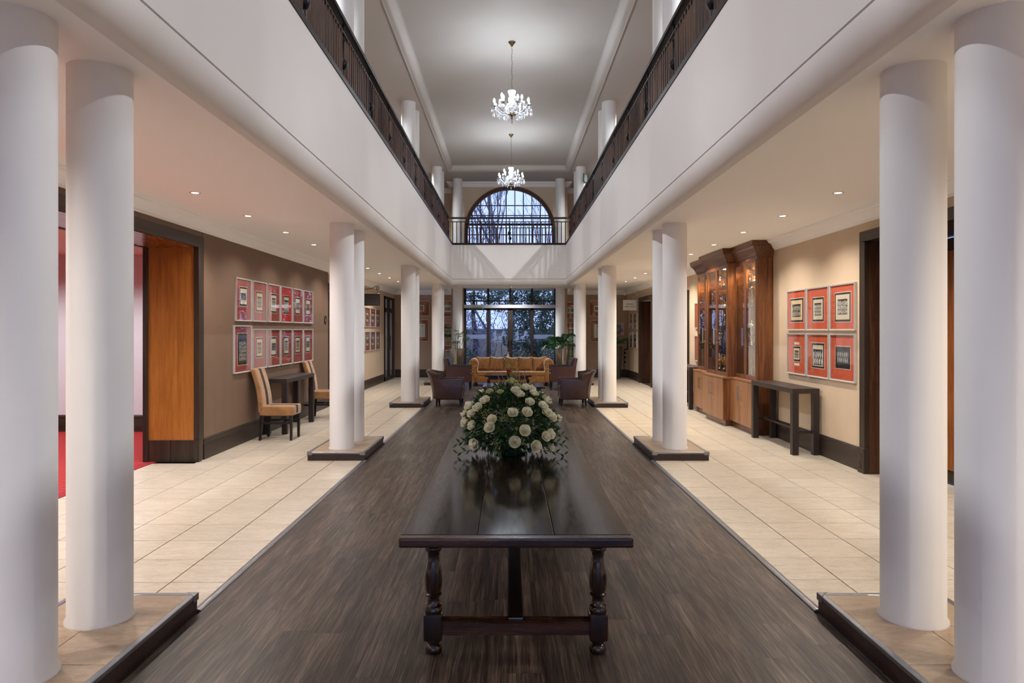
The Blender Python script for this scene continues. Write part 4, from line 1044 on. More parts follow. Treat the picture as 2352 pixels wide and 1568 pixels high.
for k in range(46):
    n = Vector((rr.gauss(0, 1), -abs(rr.gauss(0.5, 0.8)), rr.gauss(0.1, 0.7))).normalized()
    lm = MB(); leaf_pts((0, 0, 0), (0, 0, 1), (0, 1, 0), 0.07, 0.026, lm)
    me = lm.mesh('leaf', 'bouquet_leaf', smooth=0, recalc=False)
    p = (BC.x+n.x*BRD[0]*0.93, BC.y+n.y*BRD[1]*0.93, max(TZ+0.06, BC.z+n.z*BRD[2]*0.93))
    world_child('leaf', me, bq, p, n+Vector((rr.uniform(-.6, .6), 0, rr.uniform(-.4, .6))), rr.uniform(0.7, 1.2), rr.uniform(0, 6))
fl = MB()
for k in range(34):
    n = Vector((rr.gauss(0, 1), -abs(rr.gauss(0.3, 1)), rr.gauss(0, 0.7))).normalized()
    c0 = Vector((BC.x+n.x*BRD[0], BC.y+n.y*BRD[1], BC.z+n.z*BRD[2]))*1.0
    if c0.z < TZ+0.05: continue
    for q in range(9):
        fl.sphere((c0.x+rr.gauss(0, .016), c0.y+rr.gauss(0, .012), c0.z+rr.gauss(0, .02)), 0.0055, 6, 4)
o = fl.build('filler_buds', 'filler_flower', bq, world=True); o['kind'] = 'stuff'
def willow(p0, p1, amp, seed, r=0.005, n=22):
    q = random.Random(seed); a, b = Vector(p0), Vector(p1); pts = []
    ph, ph2 = q.uniform(0, 6), q.uniform(0, 6); fr_ = q.uniform(1.6, 2.8)
    for i in range(n):
        t_ = i/(n-1); w = amp*min(1, t_*2.2)
        pts.append(a.lerp(b, t_)+Vector((math.sin(ph+t_*fr_*2*PI)*w, math.cos(ph2+t_*fr_*PI*2)*w, math.sin(ph2+t_*5)*w*0.4)))
    return MB().tube(pts, [r*(1-0.7*i/(n-1)) for i in range(n)], 5)
tw = [((1150,945),(1140,842)), ((1130,950),(1126,880)), ((1120,940),(1107,893)), ((1178,930),(1200,808)), ((1190,935),(1202,862)), ((1205,935),(1240,830)), ((1160,930),(1158,858)), ((1170,930),(1176,856)), ((1185,930),(1190,850)), ((1195,930),(1224,868)), ((1145,940),(1150,866)), ((1180,930),(1212,845))]
for i, (a, b) in enumerate(tw):
    P = lambda q, y: ((q[0]-1170)*y/1568, y, CAM_H-(q[1]-758)*y/1568)
    willow(P(a, 5.6), P(b, 5.62+0.1*((i % 3)-1)), 0.016, i).build('willow_twig', 'twig', bq, world=True)

# ------------------------------------------------------------------ suede chairs and bar tables
def side_chair(label, x, y):
    """seat faces +X when rz = 0; origin on the floor at the seat centre"""
    c = thing('side_chair', label, 'chair', (x, y, 0), 0, 'suede chairs along the wall')
    def seat(u, v): pass
    B(-0.24, 0.27, -0.215, 0.215, 0.375, 0.525).build('seat', 'tan_suede', c, bevel=0.03, seg=3)
    # back: reclined curved slab
    def slabf(y0, y1, off, name, mat, t0, par, bev):
        mb = MB(); n = 10; prof = []
        for i in range(n+1):
            t_ = i/n; z = 0.42+(1.085-0.42)*t_; xx = -0.20-0.13*t_-0.03*math.sin(PI*t_)*-1
            prof.append((xx, z))
        fr_ = [(p[0]+off, p[1]) for p in prof]; bk = [(p[0]-t0, p[1]) for p in prof]
        poly = fr_+bk[::-1]
        mb.prism(poly, 'y', y0, y1); return mb.build(name, mat, par, bevel=bev, seg=3, smooth=40)
    bkr = slabf(-0.215, 0.215, 0.02, 'backrest', 'tan_suede', 0.055, c, 0.022)
    slabf(-0.045, 0.045, 0.0235, 'stripe', 'stripe_fabric', 0.0585, bkr, 0.004)
    B(-0.16, 0.2735, -0.045, 0.045, 0.40, 0.5285).build('seat_stripe', 'stripe_fabric', c, bevel=0.014, seg=3)
    for sx in (-1, 1):
        for sy in (-1, 1):
            lx = 0.235 if sx > 0 else -0.21
            MB().taper((lx-(0.03 if sx < 0 else 0), sy*0.185, 0), (0.034, 0.034), (lx, sy*0.185, 0.385), (0.045, 0.045)).build('leg', 'black_wood', c, bevel=0.003, seg=1)
    for sy in (-1, 1): B(-0.21, 0.22, sy*0.185-0.011, sy*0.185+0.011, 0.25, 0.28).build('stretcher', 'black_wood', c)
    B(-0.011, 0.011, -0.18, 0.18, 0.25, 0.28).build('stretcher', 'black_wood', c)
    return c
side_chair('tan suede chair with black stripe below the grid portrait frame', -3.56, 10.585)
side_chair('tan suede chair with black stripe between bar table and round plaque', -3.56, 13.15)
def bar_table(label, x0, x1, y0, y1, h=0.895, leg=0.085):
    o = thing('bar_table', label, 'table', ((x0+x1)/2, (y0+y1)/2, 0), 0, 'narrow bar tables')
    B(x0, x1, y0, y1, h-0.068, h).build('table_top', 'console_wood', o, world=True, bevel=0.004, seg=2)
    for x in (x0, x1-leg):
        for y in (y0, y1-leg):
            B(x, x+leg, y, y+leg, 0, h-0.066).build('leg', 'console_leg', o, world=True, bevel=0.005, seg=2)
    for y in (y0+leg/2, y1-leg/2): B(x0+leg-0.005, x1-leg+0.005, y-0.015, y+0.015, 0.29, 0.325).build('stretcher', 'console_leg', o, world=True)
    B((x0+x1)/2-0.013, (x0+x1)/2+0.013, y0+0.05, y1-0.05, 0.295, 0.32).build('stretcher', 'console_leg', o, world=True)
    return o
bar_table('dark wood bar table between the two suede chairs', -3.95, -3.585, 11.0, 12.55)
bar_table('dark wood bar table below the coral picture frames', 3.80, 4.165, 9.16, 10.72)
bar_table('dark wood bar table below the two portrait frames', 3.80, 4.165, 14.42, 15.95)

# ------------------------------------------------------------------ lounge
def gridsurf(fn, nu, nv, name, mat, par, smooth=60, **k): return MB().grid(fn, nu, nv).build(name, mat, par, smooth=smooth, **k)
sf = thing('sofa', 'gold velvet rolled arm sofa before the garden glass doors', 'sofa', (0.055, 21.1, 0))
W = 1.28
B(-1.12, 1.12, -0.455, 0.40, 0.095, 0.30).build('base', 'gold_velvet', sf, bevel=0.02, seg=3)
for sx in (-0.57, 0.57): B(sx-0.555, sx+0.555, -0.462, 0.20, 0.29, 0.425).build('seat_cushion', 'gold_velvet', sf, bevel=0.04, seg=4)
# rolled arm: outline in x-z, extruded along y
for s in (-1, 1):
    poly = [(1.02, 0.10)]
    poly += [(1.02, 0.52)]
    cxr, czr, R = 1.145, 0.665, 0.15
    for i in range(13):
        a = math.radians(205-i*22); poly.append((cxr+R*math.cos(a)*0.98, czr+R*math.sin(a)))
    poly += [(1.19, 0.50), (1.19, 0.10)]
    poly = [(s*p[0], p[1]) for p in poly]
    am_ = MB().prism(poly, 'y', -0.47, 0.42).build('arm', 'gold_velvet', sf, bevel=0.012, seg=2, smooth=40)
    MB().torus((s*cxr, -0.475, czr), 0.10, 0.012, 24, 6, 'y').build('piping', 'gold_velvet', am_)
poly = [(0.16, 0.10), (0.14, 0.45), (0.17, 0.62)]
for i in range(9):
    a = math.radians(190-i*23); poly.append((0.31+0.13*math.cos(a), 0.68+0.12*math.sin(a)))
poly += [(0.36, 0.5), (0.36, 0.10)]
MB().prism(poly, 'x', -1.14, 1.14).build('back', 'gold_velvet', sf, bevel=0.012, seg=2, smooth=40)
for x in (-1.1, 1.1):
    for y in (-0.42, 0.36): MB().lathe([(0.028, 0), (0.045, 0.02), (0.04, 0.06), (0.03, 0.10)], x, y, 14).build('foot', 'black_wood', sf)
def cushion_mesh(name, w, h, t_, mat, seed):
    q = random.Random(seed)
    def f(u, v, s):
        x = (u-0.5)*2; z = (v-0.5)*2
        e = (1-abs(x)**3.0)*(1-abs(z)**3.0)
        pinch = 1+0.10*(abs(x)*abs(z))**2-0.05*(1-abs(x))*abs(z)**4
        y = s*t_*0.5*max(0, e)**0.5
        return (x*w/2*(1-0.06*(1-z*z)*abs(x)**6)*pinch, y, z*h/2*pinch*(1-0.06*(1-x*x)*abs(z)**6)+q.uniform(-.003, .003))
    mb = MB(); mb.grid(lambda u, v: f(u, v, -1), 13, 13); mb.grid(lambda u, v: f(u, v, 1), 13, 13)
    return mb.mesh(name, mat, smooth=80, recalc=False)
cl = ['at the arm beside the thin palm', 'second from the arm beside the thin palm', 'in the middle of the row', 'second from the arm beside the full palm', 'at the arm beside the full palm']
for i in range(5):
    x = -0.88+i*0.44; q = random.Random(i)
    o = link('cushion', cushion_mesh('cushion', 0.44, 0.44, 0.17, 'gold_cushion', i), None, (0.055+x+q.uniform(-.01, .01), 21.17, 0.64))
    o.rotation_euler = (math.radians(-14), math.radians(q.uniform(-5, 5)), math.radians(q.uniform(-4, 4)))
    tag(o, 'gold crushed velvet cushion on the sofa, '+cl[i], 'cushion', 'cushions along the sofa')

def tub_chair(label, x, y, rz):
    """low tub chair; faces local +X"""
    c = thing('armchair', label, 'armchair', (x, y, 0), rz, 'brown leather tub chairs')
    B(-0.27, 0.31, -0.33, 0.33, 0.14, 0.33).build('base', 'brown_leather', c, bevel=0.02, seg=3)
    B(-0.20, 0.32, -0.22, 0.22, 0.32, 0.44).build('seat_cushion', 'brown_leather', c, bevel=0.04, seg=4)
    for s in (-1, 1):
        mb = MB().prism([(-0.26, 0.15), (0.315, 0.15), (0.32, 0.58), (0.29, 0.60), (-0.22, 0.585), (-0.28, 0.60)], 'y', s*0.335-0.055, s*0.335+0.055)
        mb.build('arm', 'brown_leather', c, bevel=0.022, seg=3, smooth=40)
    def fn(u, v, off):
        a = (u-0.5)*PI*1.06; top = 0.755-0.06*abs(math.sin(a))**3
        z = 0.16+(top-0.16)*v; lean = 0.14*v*v
        rx, ry = 0.17+off, 0.335+off
        return (-0.17-rx*math.cos(a)*(1)-lean*math.cos(a), ry*math.sin(a)*(1+0.05*v), z)
    mb = MB(); nu, nv = 19, 8
    inner = [fn(i/(nu-1), j/(nv-1), -0.035) for j in range(nv) for i in range(nu)]
    outer = [fn(i/(nu-1), j/(nv-1), 0.035) for j in range(nv) for i in range(nu)]
    fs = []; n = nu*nv
    for j in range(nv-1):
        for i in range(nu-1):
            k = j*nu+i; fs.append((k, k+1, k+nu+1, k+nu)); fs.append((n+k, n+k+nu, n+k+nu+1, n+k+1))
    for i in range(nu-1):
        fs.append((i, n+i, n+i+1, i+1)); k = (nv-1)*nu+i; fs.append((k, k+1, n+k+1, n+k))
    for j in range(nv-1):
        k = j*nu; fs.append((k, k+nu, n+k+nu, n+k)); k = j*nu+nu-1; fs.append((k, n+k, n+k+nu, k+nu))
    mb.add(inner+outer, fs); mb.build('backrest', 'brown_leather', c, smooth=60, bevel=0.012, seg=2)
    pts = [fn(i/18, 1.0, 0.0) for i in range(19)]
    MB().tube([(p[0], p[1], p[2]+0.005) for p in pts], 0.04, 10).build('back_roll', 'brown_leather', c, smooth=60)
    for lx in (-0.24, 0.27):
        for ly in (-0.29, 0.29):
            MB().taper((lx*1.06, ly, 0), (0.036, 0.036), (lx, ly, 0.15), (0.055, 0.055)).build('leg', 'black_wood', c, bevel=0.003, seg=1)
    return c
tub_chair('low brown leather tub chair backing onto the dark hanging sign side', -1.36, 15.42, 0)
tub_chair('low brown leather tub chair backing onto the white hanging sign side', 1.44, 15.42, PI)
def club_chair(label, x, y, rz):
    c = thing('armchair', label, 'armchair', (x, y, 0), rz, 'taller box armchairs')
    B(-0.30, 0.33, -0.352, 0.352, 0.225, 0.36).build('base', 'burgundy_leather', c, bevel=0.015, seg=2)
    B(-0.22, 0.34, -0.25, 0.25, 0.35, 0.46).build('seat_cushion', 'dark_leather', c, bevel=0.035, seg=4)
    for s in (-1, 1):
        a = MB().prism([(-0.32, 0.22), (0.345, 0.22), (0.35, 0.665), (-0.33, 0.665)], 'y', s*0.305-0.055, s*0.305+0.055).build('arm', 'burgundy_leather', c, bevel=0.012, seg=2)
        B(-0.30, 0.355, s*0.305-0.058, s*0.305+0.058, 0.655, 0.685).build('arm_pad', 'dark_leather', a, bevel=0.012, seg=2)
        for z in (0.46, 0.56): MB().sphere((0.352, s*0.305, z), 0.02, 10, 6).build('stud', 'silver', a)
    b = MB().prism([(-0.33, 0.22), (-0.22, 0.22), (-0.26, 0.66), (-0.33, 0.90), (-0.42, 0.89), (-0.38, 0.66)], 'y', -0.351, 0.351).build('backrest', 'burgundy_leather', c, bevel=0.018, seg=3, smooth=40)
    MB().prism([(-0.225, 0.42), (-0.19, 0.42), (-0.22, 0.66), (-0.30, 0.895), (-0.335, 0.89), (-0.262, 0.66)], 'y', -0.26, 0.26).build('back_cushion', 'blue_leather', c, bevel=0.012, seg=2, smooth=40)
    for lx in (-0.29, 0.31):
        for ly in (-0.31, 0.31): MB().taper((lx*1.02, ly, 0), (0.032, 0.032), (lx, ly, 0.23), (0.05, 0.05)).build('leg', 'black_wood', c, bevel=0.003, seg=1)
    return c
club_chair('taller burgundy armchair with studded arms beside the thin palm', -1.43, 19.5, 0)
club_chair('taller burgundy armchair with studded arms beside the full palm', 1.50, 19.5, PI)

def coffee_table(label, x0, x1, y0, y1, h, turned):
    o = thing('coffee_table', label, 'table', ((x0+x1)/2, (y0+y1)/2, 0))
    B(x0, x1, y0, y1, h-0.04, h).build('table_top', 'table_wood', o, world=True, bevel=0.01, seg=2)
    e = 0.09
    B(x0+e, x1-e, y0+e, y1-e, h-0.12, h-0.038).build('apron', 'table_leg_wood', o, world=True)
    for x in (x0+e, x1-e):
        for y in (y0+e, y1-e):
            if turned: pr = [(0.022, 0), (0.03, 0.015), (0.024, 0.04), (0.034, 0.07), (0.02, 0.10), (0.034, 0.14), (0.02, 0.18), (0.034, 0.22), (0.02, 0.26), (0.034, 0.30), (0.03, h-0.11)]
            else: pr = [(0.035, 0), (0.05, 0.02), (0.04, 0.07), (0.055, 0.12), (0.065, 0.20), (0.05, 0.27), (0.06, 0.29), (0.06, h-0.11)]
            MB().lathe(pr, x, y, 16).build('leg', 'table_leg_wood', o, world=True, smooth=50)
    return o
coffee_table('heavy dark coffee table between the two tub chairs', -0.60, 0.79, 15.15, 16.25, 0.42, False)
coffee_table('dark coffee table with beaded legs in front of the sofa', -0.66, 0.60, 18.25, 19.5, 0.47, True)
def vase(label, x, y, z, n, seed, ht):
    q = random.Random(seed)
    o = thing('flower_vase', label, 'vase', (x, y, z), 0)
    MB().lathe([(0.035, 0.0), (0.045, 0.006), (0.05, 0.05), (0.06, 0.11), (0.075, 0.16), (0.07, 0.16), (0.05, 0.10), (0.03, 0.02)], n=18, cap=False).build('vase_body', 'red_glass', o)
    for k in range(n):
        a = q.uniform(0, 6.28); R = q.uniform(0.05, 0.30); h = q.uniform(0.55, 1.0)*ht
        willow((0, 0, 0.06), (R*math.cos(a), R*math.sin(a), h), 0.02, seed*50+k, 0.004, 16).build('twig', 'twig' if k % 3 else 'stem_green', o)
    fl = MB()
    for k in range(170):
        a = q.uniform(0, 6.28); R = abs(q.gauss(0, 0.12)); h = q.uniform(0.3, 0.85)*ht
        leaf_pts((R*math.cos(a), R*math.sin(a), h), (math.cos(a), math.sin(a), q.uniform(-.3, 1)), (0, 0, 1), 0.07, 0.02, fl)
    f_ = fl.build('foliage', 'filler_flower', o, smooth=0, recalc=False); f_['kind'] = 'stuff'
    return o
vase('red vase of yellow green sprays on the beaded leg coffee table', -0.02, 18.6, 0.47, 9, 3, 0.50)
vase('red vase of curly twigs on the heavy coffee table', 0.10, 15.6, 0.42, 9, 5, 0.42)
tbl = thing('sofa_table', 'slim dark console standing behind the gold sofa', 'table', (0.0, 21.75, 0))
B(-0.5, 0.5, -0.12, 0.12, 0.74, 0.78).build('table_top', 'console_wood', tbl, bevel=0.004)
for sx in (-0.46, 0.46):
    for sy in (-0.09, 0.09): B(sx-0.02, sx+0.02, sy-0.02, sy+0.02, 0, 0.742).build('leg', 'console_leg', tbl)
o = thing('pump_bottle', 'white pump bottle standing behind the sofa back', 'bottle', (-0.04, 21.75, 0.78))
MB().lathe([(0.032, 0), (0.036, 0.01), (0.036, 0.10), (0.02, 0.13), (0.012, 0.14)], n=16).build('bottle_body', 'sign_white', o)
MB().lathe([(0.014, 0.14), (0.014, 0.16), (0.005, 0.165), (0.005, 0.20)], n=10).tube([(0, 0, 0.197), (0.035, 0, 0.19)], 0.006).build('pump', 'sign_white', o)

# ------------------------------------------------------------------ planters and palms
def frond_mesh(L, droop, leaflet, seed, n=38, width=0.017):
    q = random.Random(seed); mb = MB(); pts = []
    for i in range(14):
        t_ = i/13; pts.append(Vector((L*0.75*t_-0.12*L*t_*t_, 0, L*(0.95*t_-droop*t_*t_))))
    mb.tube(pts, [0.006*(1-0.8*i/13) for i in range(14)], 5)
    for i in range(n):
        t_ = 0.28+0.72*i/(n-1); k = min(12, int(t_*13)); p = pts[k].lerp(pts[k+1], t_*13-k); d = (pts[k+1]-pts[k]).normalized()
        for s in (-1, 1):
            ll = leaflet*math.sin(PI*(0.15+0.8*(t_-0.28)/0.72))*q.uniform(0.85, 1.1)
            dir_ = (d*0.6+Vector((0, s*0.75, -0.15))).normalized(); prev = p; 
            a, b = p, p+dir_*ll*0.55; c = p+dir_*ll+Vector((0, 0, -ll*0.42)); w = Vector(d)*width/2
            mb.add([a-w*0.4, a+w*0.4, b+w, b-w, c], [(0, 1, 2, 3), (3, 2, 4)])
    return mb.mesh('frond', 'palm_leaf', smooth=0, recalc=False)
def planter(label, x, y, h, r1, r0, mat, fr, stems=0):
    o = thing('planter', label, 'planter', (x, y, 0), 0, 'tall tapered planters with palms')
    MB().lathe([(r0, 0), (r0+0.004, 0.01), (r1, h-0.01), (r1, h), (r1-0.02, h), (r1-0.03, h-0.08), (0.01, h-0.08)], n=36, cap=False).build('pot', mat, o, smooth=40)
    MB().lathe([(0.001, h-0.075), (r1-0.03, h-0.07)], n=24, cap=False).build('soil', 'soil', o)
    for me, a, z, sc, tilt, dx in fr:
        f = link('frond', me, o, (dx*math.cos(a), dx*math.sin(a), z)); f.rotation_euler = (0, tilt, a); f.scale = (sc, sc, sc)
    return o
fA = [frond_mesh(0.85, 0.60, 0.40, k) for k in range(3)]; fB = [frond_mesh(0.55, 0.55, 0.22, 10+k, 16) for k in range(3)]
q = random.Random(9)
planter('polished tapered planter with a full arching palm by the glass doors', 1.68, 21.95, 1.09, 0.24, 0.16, 'brushed_steel',
        [(fA[k % 3], 2*PI*k/9.3+q.uniform(-.2, .2), 1.03+q.uniform(0, .08), q.uniform(0.7, 1.0), q.uniform(-0.4, 0.3), 0.03) for k in range(18)])
pl = planter('brushed steel tapered planter with a thin stemmed palm by the glass doors', -1.68, 21.95, 1.09, 0.25, 0.17, 'brushed_steel',
        [(fB[k % 3], 2*PI*k/11+q.uniform(-.3, .3), 1.15+0.42*(k % 4)/3+q.uniform(-.05, .12), q.uniform(0.7, 1.0), q.uniform(-0.2, 0.4), 0.05) for k in range(12)])
for k in range(4):
    a = k*1.7; willow((0.05*math.cos(a), 0.05*math.sin(a), 1.0), (0.12*math.cos(a)+0.05, 0.12*math.sin(a), 1.75+0.1*k), 0.01, 70+k, 0.009).build('stem', 'stem_green', pl)
st = willow((0.06, 0, 1.0), (0.62, -0.15, 2.42), 0.03, 88, 0.008).build('stem', 'stem_green', pl)
for k in range(5):
    f = link('frond', fB[k % 3], pl, (0.62, -0.15, 2.40)); f.rotation_euler = (0, 0.7, k*1.3); f.scale = (0.55,)*3
planter('dull grey tapered planter with a palm in the corner by the iron stand', 3.66, 23.7, 1.12, 0.27, 0.19, 'grey_pot',
        [(fA[k % 3], 2*PI*k/9+q.uniform(-.2, .2), 1.08+q.uniform(0, .1), q.uniform(0.5, 0.7), q.uniform(-0.3, 0.2), 0.03) for k in range(9)])
st = thing('iron_stand', 'black wrought iron stand in the corner beside the grey planter', 'stand', (4.05, 24.1, 0))
mb = MB()
for a in (0.3, 2.4, 4.5): mb.tube([(0, 0, 0.25), (0.10*math.cos(a), 0.10*math.sin(a), 0.06), (0.13*math.cos(a), 0.13*math.sin(a), 0.0)], 0.01, 6)
mb.build('feet', 'iron', st)
MB().tube([(0, 0, 0.2), (0, 0, 0.98)], 0.012, 8).build('pole', 'iron', st)
MB().box(-0.015, 0.13, -0.012, 0.012, 0.98, 1.01).box(0.105, 0.13, -0.012, 0.012, 0.98, 1.42).build('bracket', 'iron', st)
for z in (0.55, 0.72, 0.88): MB().sphere((0.03, 0, z), 0.035, 8, 6).build('ornament', 'iron', st)
# ------------------------------------------------------------------ framed pictures
_fc = {}
def picture(label, kind, pos, rz, w, h, pw=0.6, ph=0.6, style='print_team_a', matc='mat_red', group='', frame='silver_frame', dy=0.0, captions=False):
    """hangs with its back on the wall at pos (centre); local front is -Y"""
    o = thing('picture_frame', label, 'picture', pos, rz, group)
    k = (round(w, 3), round(h, 3), frame)
    if k not in _fc:
        b = 0.019; mb = MB()
        x, z = w/2, h/2
        outer = [(-x, -z), (x, -z), (x, z), (-x, z)]; inner = [(-x+b, -z+b), (x-b, -z+b), (x-b, z-b), (-x+b, z-b)]
        vs = [(p[0], 0, p[1]) for p in outer]+[(p[0], -0.034, p[1]) for p in outer]+[(p[0], -0.030, p[1]) for p in inner]+[(p[0], -0.008, p[1]) for p in inner]
        fs = []
        for i in range(4):
            j = (i+1) % 4
            fs += [(i, j, 4+j, 4+i), (4+i, 4+j, 8+j, 8+i), (8+i, 8+j, 12+j, 12+i)]
        fs.append((0, 1, 2, 3)); fs.append((12, 13, 14, 15))
        _fc[k] = (mb.add(vs, fs).mesh('frame', frame, bevel=0.002, seg=1, smooth=0), B(-x+b, x-b, -0.024, -0.021, -z+b, z-b).mesh('glass', 'picture_glass', smooth=0))
    b = 0.019
    link('frame', _fc[k][0], o)
    km = ('m', round(w, 3), round(h, 3), matc)
    if km not in _fc: _fc[km] = B(-w/2+b, w/2-b, -0.012, -0.008, -h/2+b, h/2-b).mesh('mat_board', matc, smooth=0)
    link('mat_board', _fc[km], o)
    kp = ('p', round(w*pw, 3), round(h*ph, 3))
    a, c = w*pw/2, h*ph/2
    if kp not in _fc:
        _fc[kp] = (B(-a-0.008, a+0.008, -0.0135, -0.012, -c-0.008, c+0.008).mesh('bevel_edge', 'mat_white', smooth=0), B(-a, a, -0.0150, -0.0135, -c, c).mesh('mount', 'mat_black', smooth=0))
    for me, nm in zip(_fc[kp], ('bevel_edge', 'mount')): link(nm, me, o, (0, 0, dy))
    m = 0.026; kq = ('q', kp[1], kp[2], style)
    if kq not in _fc: _fc[kq] = B(-a+m, a-m, -0.0165, -0.0150, -c+m, c-m).mesh('print', style, smooth=0)
    link('print', _fc[kq], o, (0, 0, dy))
    if captions:
        for z in (c+0.045, -c-0.045): B(-a*0.7, a*0.7, -0.0135, -0.012, dy+z-0.018, dy+z+0.018).build('caption', 'mat_white', o, smooth=0)
    link('glass', _fc[k][1], o)
    return o
L90, R90 = PI/2, -PI/2
ordn = ['first', 'second', 'third', 'fourth', 'fifth', 'sixth']
sty = ['print_group', 'print_team_b', 'print_team_a', 'print_team_d', 'print_group', 'print_group']
for i in range(6):
    y = 10.16+0.65*i
    picture('%s picture from the timber opening in the upper row above the suede chairs' % ordn[i], '', (XL+0.008, y, 2.13), L90, 0.595, 0.635, 0.50, 0.44 if i == 0 else 0.5, sty[i],
            'mat_scarlet' if i == 3 else 'mat_rust', 'pictures above the suede chairs', dy=0.05 if i == 0 else 0.0)
    if i == 0:
        picture('larger frame with a grid of small portraits above the suede chair', '', (XL+0.008, 10.13, 1.40), L90, 0.66, 0.70, 0.56, 0.66, 'print_grid', 'mat_rust', 'pictures above the suede chairs')
    else:
        picture('%s picture from the timber opening in the lower row above the bar table' % ordn[i], '', (XL+0.008, y, 1.385), L90, 0.595, 0.63, 0.48, 0.5, ['', 'print_team_b', 'print_group', 'print_team_a', 'print_team_b', 'print_group'][i],
                'mat_rust', 'pictures above the suede chairs', dy=0.02)
sr_ = [('print_team_a', .62, .62, 0), ('print_team_a', .52, .55, -.01), ('print_team_b', .68, .58, 0)]
sb_ = [('print_team_c', .58, .46, 0), ('print_team_d', .56, .56, 0), ('print_team_b', .38, .36, 0)]
for i in range(3):
    y = 8.575+0.685*i
    nm = ['closest to the dark doorway', 'in the middle', 'closest to the trophy cabinet'][i]
    picture('coral matted team photo in the upper row, the one '+nm, '', (XR, y, 1.97), R90, 0.65, 0.59, sr_[i][1], sr_[i][2], sr_[i][0], 'mat_red', 'coral pictures beside the trophy cabinet', dy=sr_[i][3])
    picture('coral matted team photo in the lower row, the one '+nm, '', (XR, y, 1.335), R90, 0.65, 0.60, sb_[i][1], sb_[i][2], sb_[i][0], 'mat_red', 'coral pictures beside the trophy cabinet', captions=(i == 2))
for z, nm in ((2.0, 'upper'), (1.27, 'lower')):
    picture('coral matted portrait, the %s of two past the trophy cabinet' % nm, '', (XR, 15.08, z), R90, 0.62, 0.57, 0.42, 0.6, 'print_portrait', 'mat_red', 'portrait pair past the trophy cabinet', captions=(nm == 'upper'))
for i in range(3):
    y = 19.62+0.79*i
    for z, nm in ((2.05, 'upper'), (1.36, 'lower')):
        picture('%s picture from the dark hanging sign in the %s row of six' % (ordn[i], nm), '', (XLF, y, z), L90, 0.72, 0.56, 0.5, 0.55, 'print_group', 'mat_brown', 'six pictures under the dark hanging sign')
def pic_back(label, x0, x1, z0, z1, pw, ph, st_, group='pictures beside the glass doors', m='mat_brown'):
    picture(label, '', ((x0+x1)/2, YF-0.006, (z0+z1)/2), 0, x1-x0, z1-z0, pw, ph, st_, m, group, 'gilt_frame')
pic_back('wide team photo in gilt frame near the glazed corner door', -3.62, -2.85, 2.19, 2.74, .6, .55, 'print_team_b')
pic_back('upright white letter in gilt frame near the glazed corner door', -3.38, -2.88, 1.28, 2.06, .62, .7, 'print_letter')
pic_back('topmost of three gilt frames behind the thin palm', -2.42, -1.99, 2.16, 2.73, .7, .55, 'print_group')
pic_back('middle of three gilt frames behind the thin palm', -2.42, -1.99, 1.35, 1.92, .8, .7, 'print_team_c')
pic_back('lowest of three gilt frames behind the thin palm', -2.42, -1.99, 0.57, 1.13, .6, .55, 'print_team_d')
pic_back('topmost of three gilt frames behind the full palm', 1.99, 2.42, 2.10, 2.69, .7, .5, 'print_group')
pic_back('middle of three gilt frames behind the full palm', 1.99, 2.42, 1.22, 1.96, .75, .6, 'print_team_b')
pic_back('lowest of three gilt frames behind the full palm', 1.99, 2.42, 0.60, 1.16, .75, .6, 'print_colour')
pic_back('wide photo in gilt frame near the white hanging sign', 2.86, 3.55, 2.17, 2.74, .6, .5, 'print_group')
pic_back('upright white letter in gilt frame near the white hanging sign', 2.90, 3.40, 1.26, 2.04, .62, .7, 'print_letter')
pic_back('small green picture in gilt frame above the grey planter', 3.55, 4.09, 1.49, 1.94, .6, .6, 'print_colour')
for i, y in enumerate((22.73, 23.47)):
    for z, nm in ((1.98, 'upper'), (1.36, 'lower')):
        picture('narrow %s picture of four by the iron stand, %s the timber doorway' % (nm, 'next to' if i == 0 else 'away from'), '', (XR, y, z), R90, 0.62, 0.54, 0.55, 0.55, 'print_group', 'mat_brown', 'four pictures by the iron stand')

# ------------------------------------------------------------------ trophy cabinet
CB = thing('display_cabinet', 'tall walnut trophy cabinet with glass doors and crown', 'cabinet', (XR, 12.58, 0))
SEC = [(10.86, 11.94, 3.88, 3.945), (11.94, 13.18, 3.75, 3.815), (13.18, 14.32, 3.88, 3.945)]   # y0,y1, base front x, upper front x
bz0, bz1, uz0, uz1 = 0.10, 0.835, 0.868, 2.87
def cb(name, mat, mb, par=None, **k): return mb.build(name, mat, par or CB, origin=CB.location, **k)
pathb = [(XR-0.005, 10.86), (3.88, 10.86), (3.88, 11.94), (3.75, 11.94), (3.75, 13.18), (3.88, 13.18), (3.88, 14.32), (XR-0.005, 14.32)]
pathu = [(XR-0.005, 10.86), (3.945, 10.86), (3.945, 11.94), (3.815, 11.94), (3.815, 13.18), (3.945, 13.18), (3.945, 14.32), (XR-0.005, 14.32)]
def poly_prism(path, z0, z1): return MB().prism(path, 'z', z0, z1)
ins = [(XR-0.005, 10.90), (3.92, 10.90), (3.92, 11.97), (3.79, 11.97), (3.79, 13.15), (3.92, 13.15), (3.92, 14.28), (XR-0.005, 14.28)]
cb('plinth', 'cabinet_wood_y', poly_prism(ins, 0, bz0+0.002))
cb('base_carcass', 'cabinet_wood', poly_prism(pathb, bz0, bz1))
cb('counter', 'cabinet_light', MB().sweep(pathb, [(-0.01, bz1-0.002), (0.02, bz1-0.002), (0.024, bz1+0.012), (0.02, bz1+0.034), (-0.01, bz1+0.034)], 1).prism([(p[0], p[1]) for p in pathb], 'z', bz1, bz1+0.033))
cb('back_panel', 'cabinet_wood', MB().box(XR-0.03, XR-0.002, 10.86, 14.32, uz0, uz1))
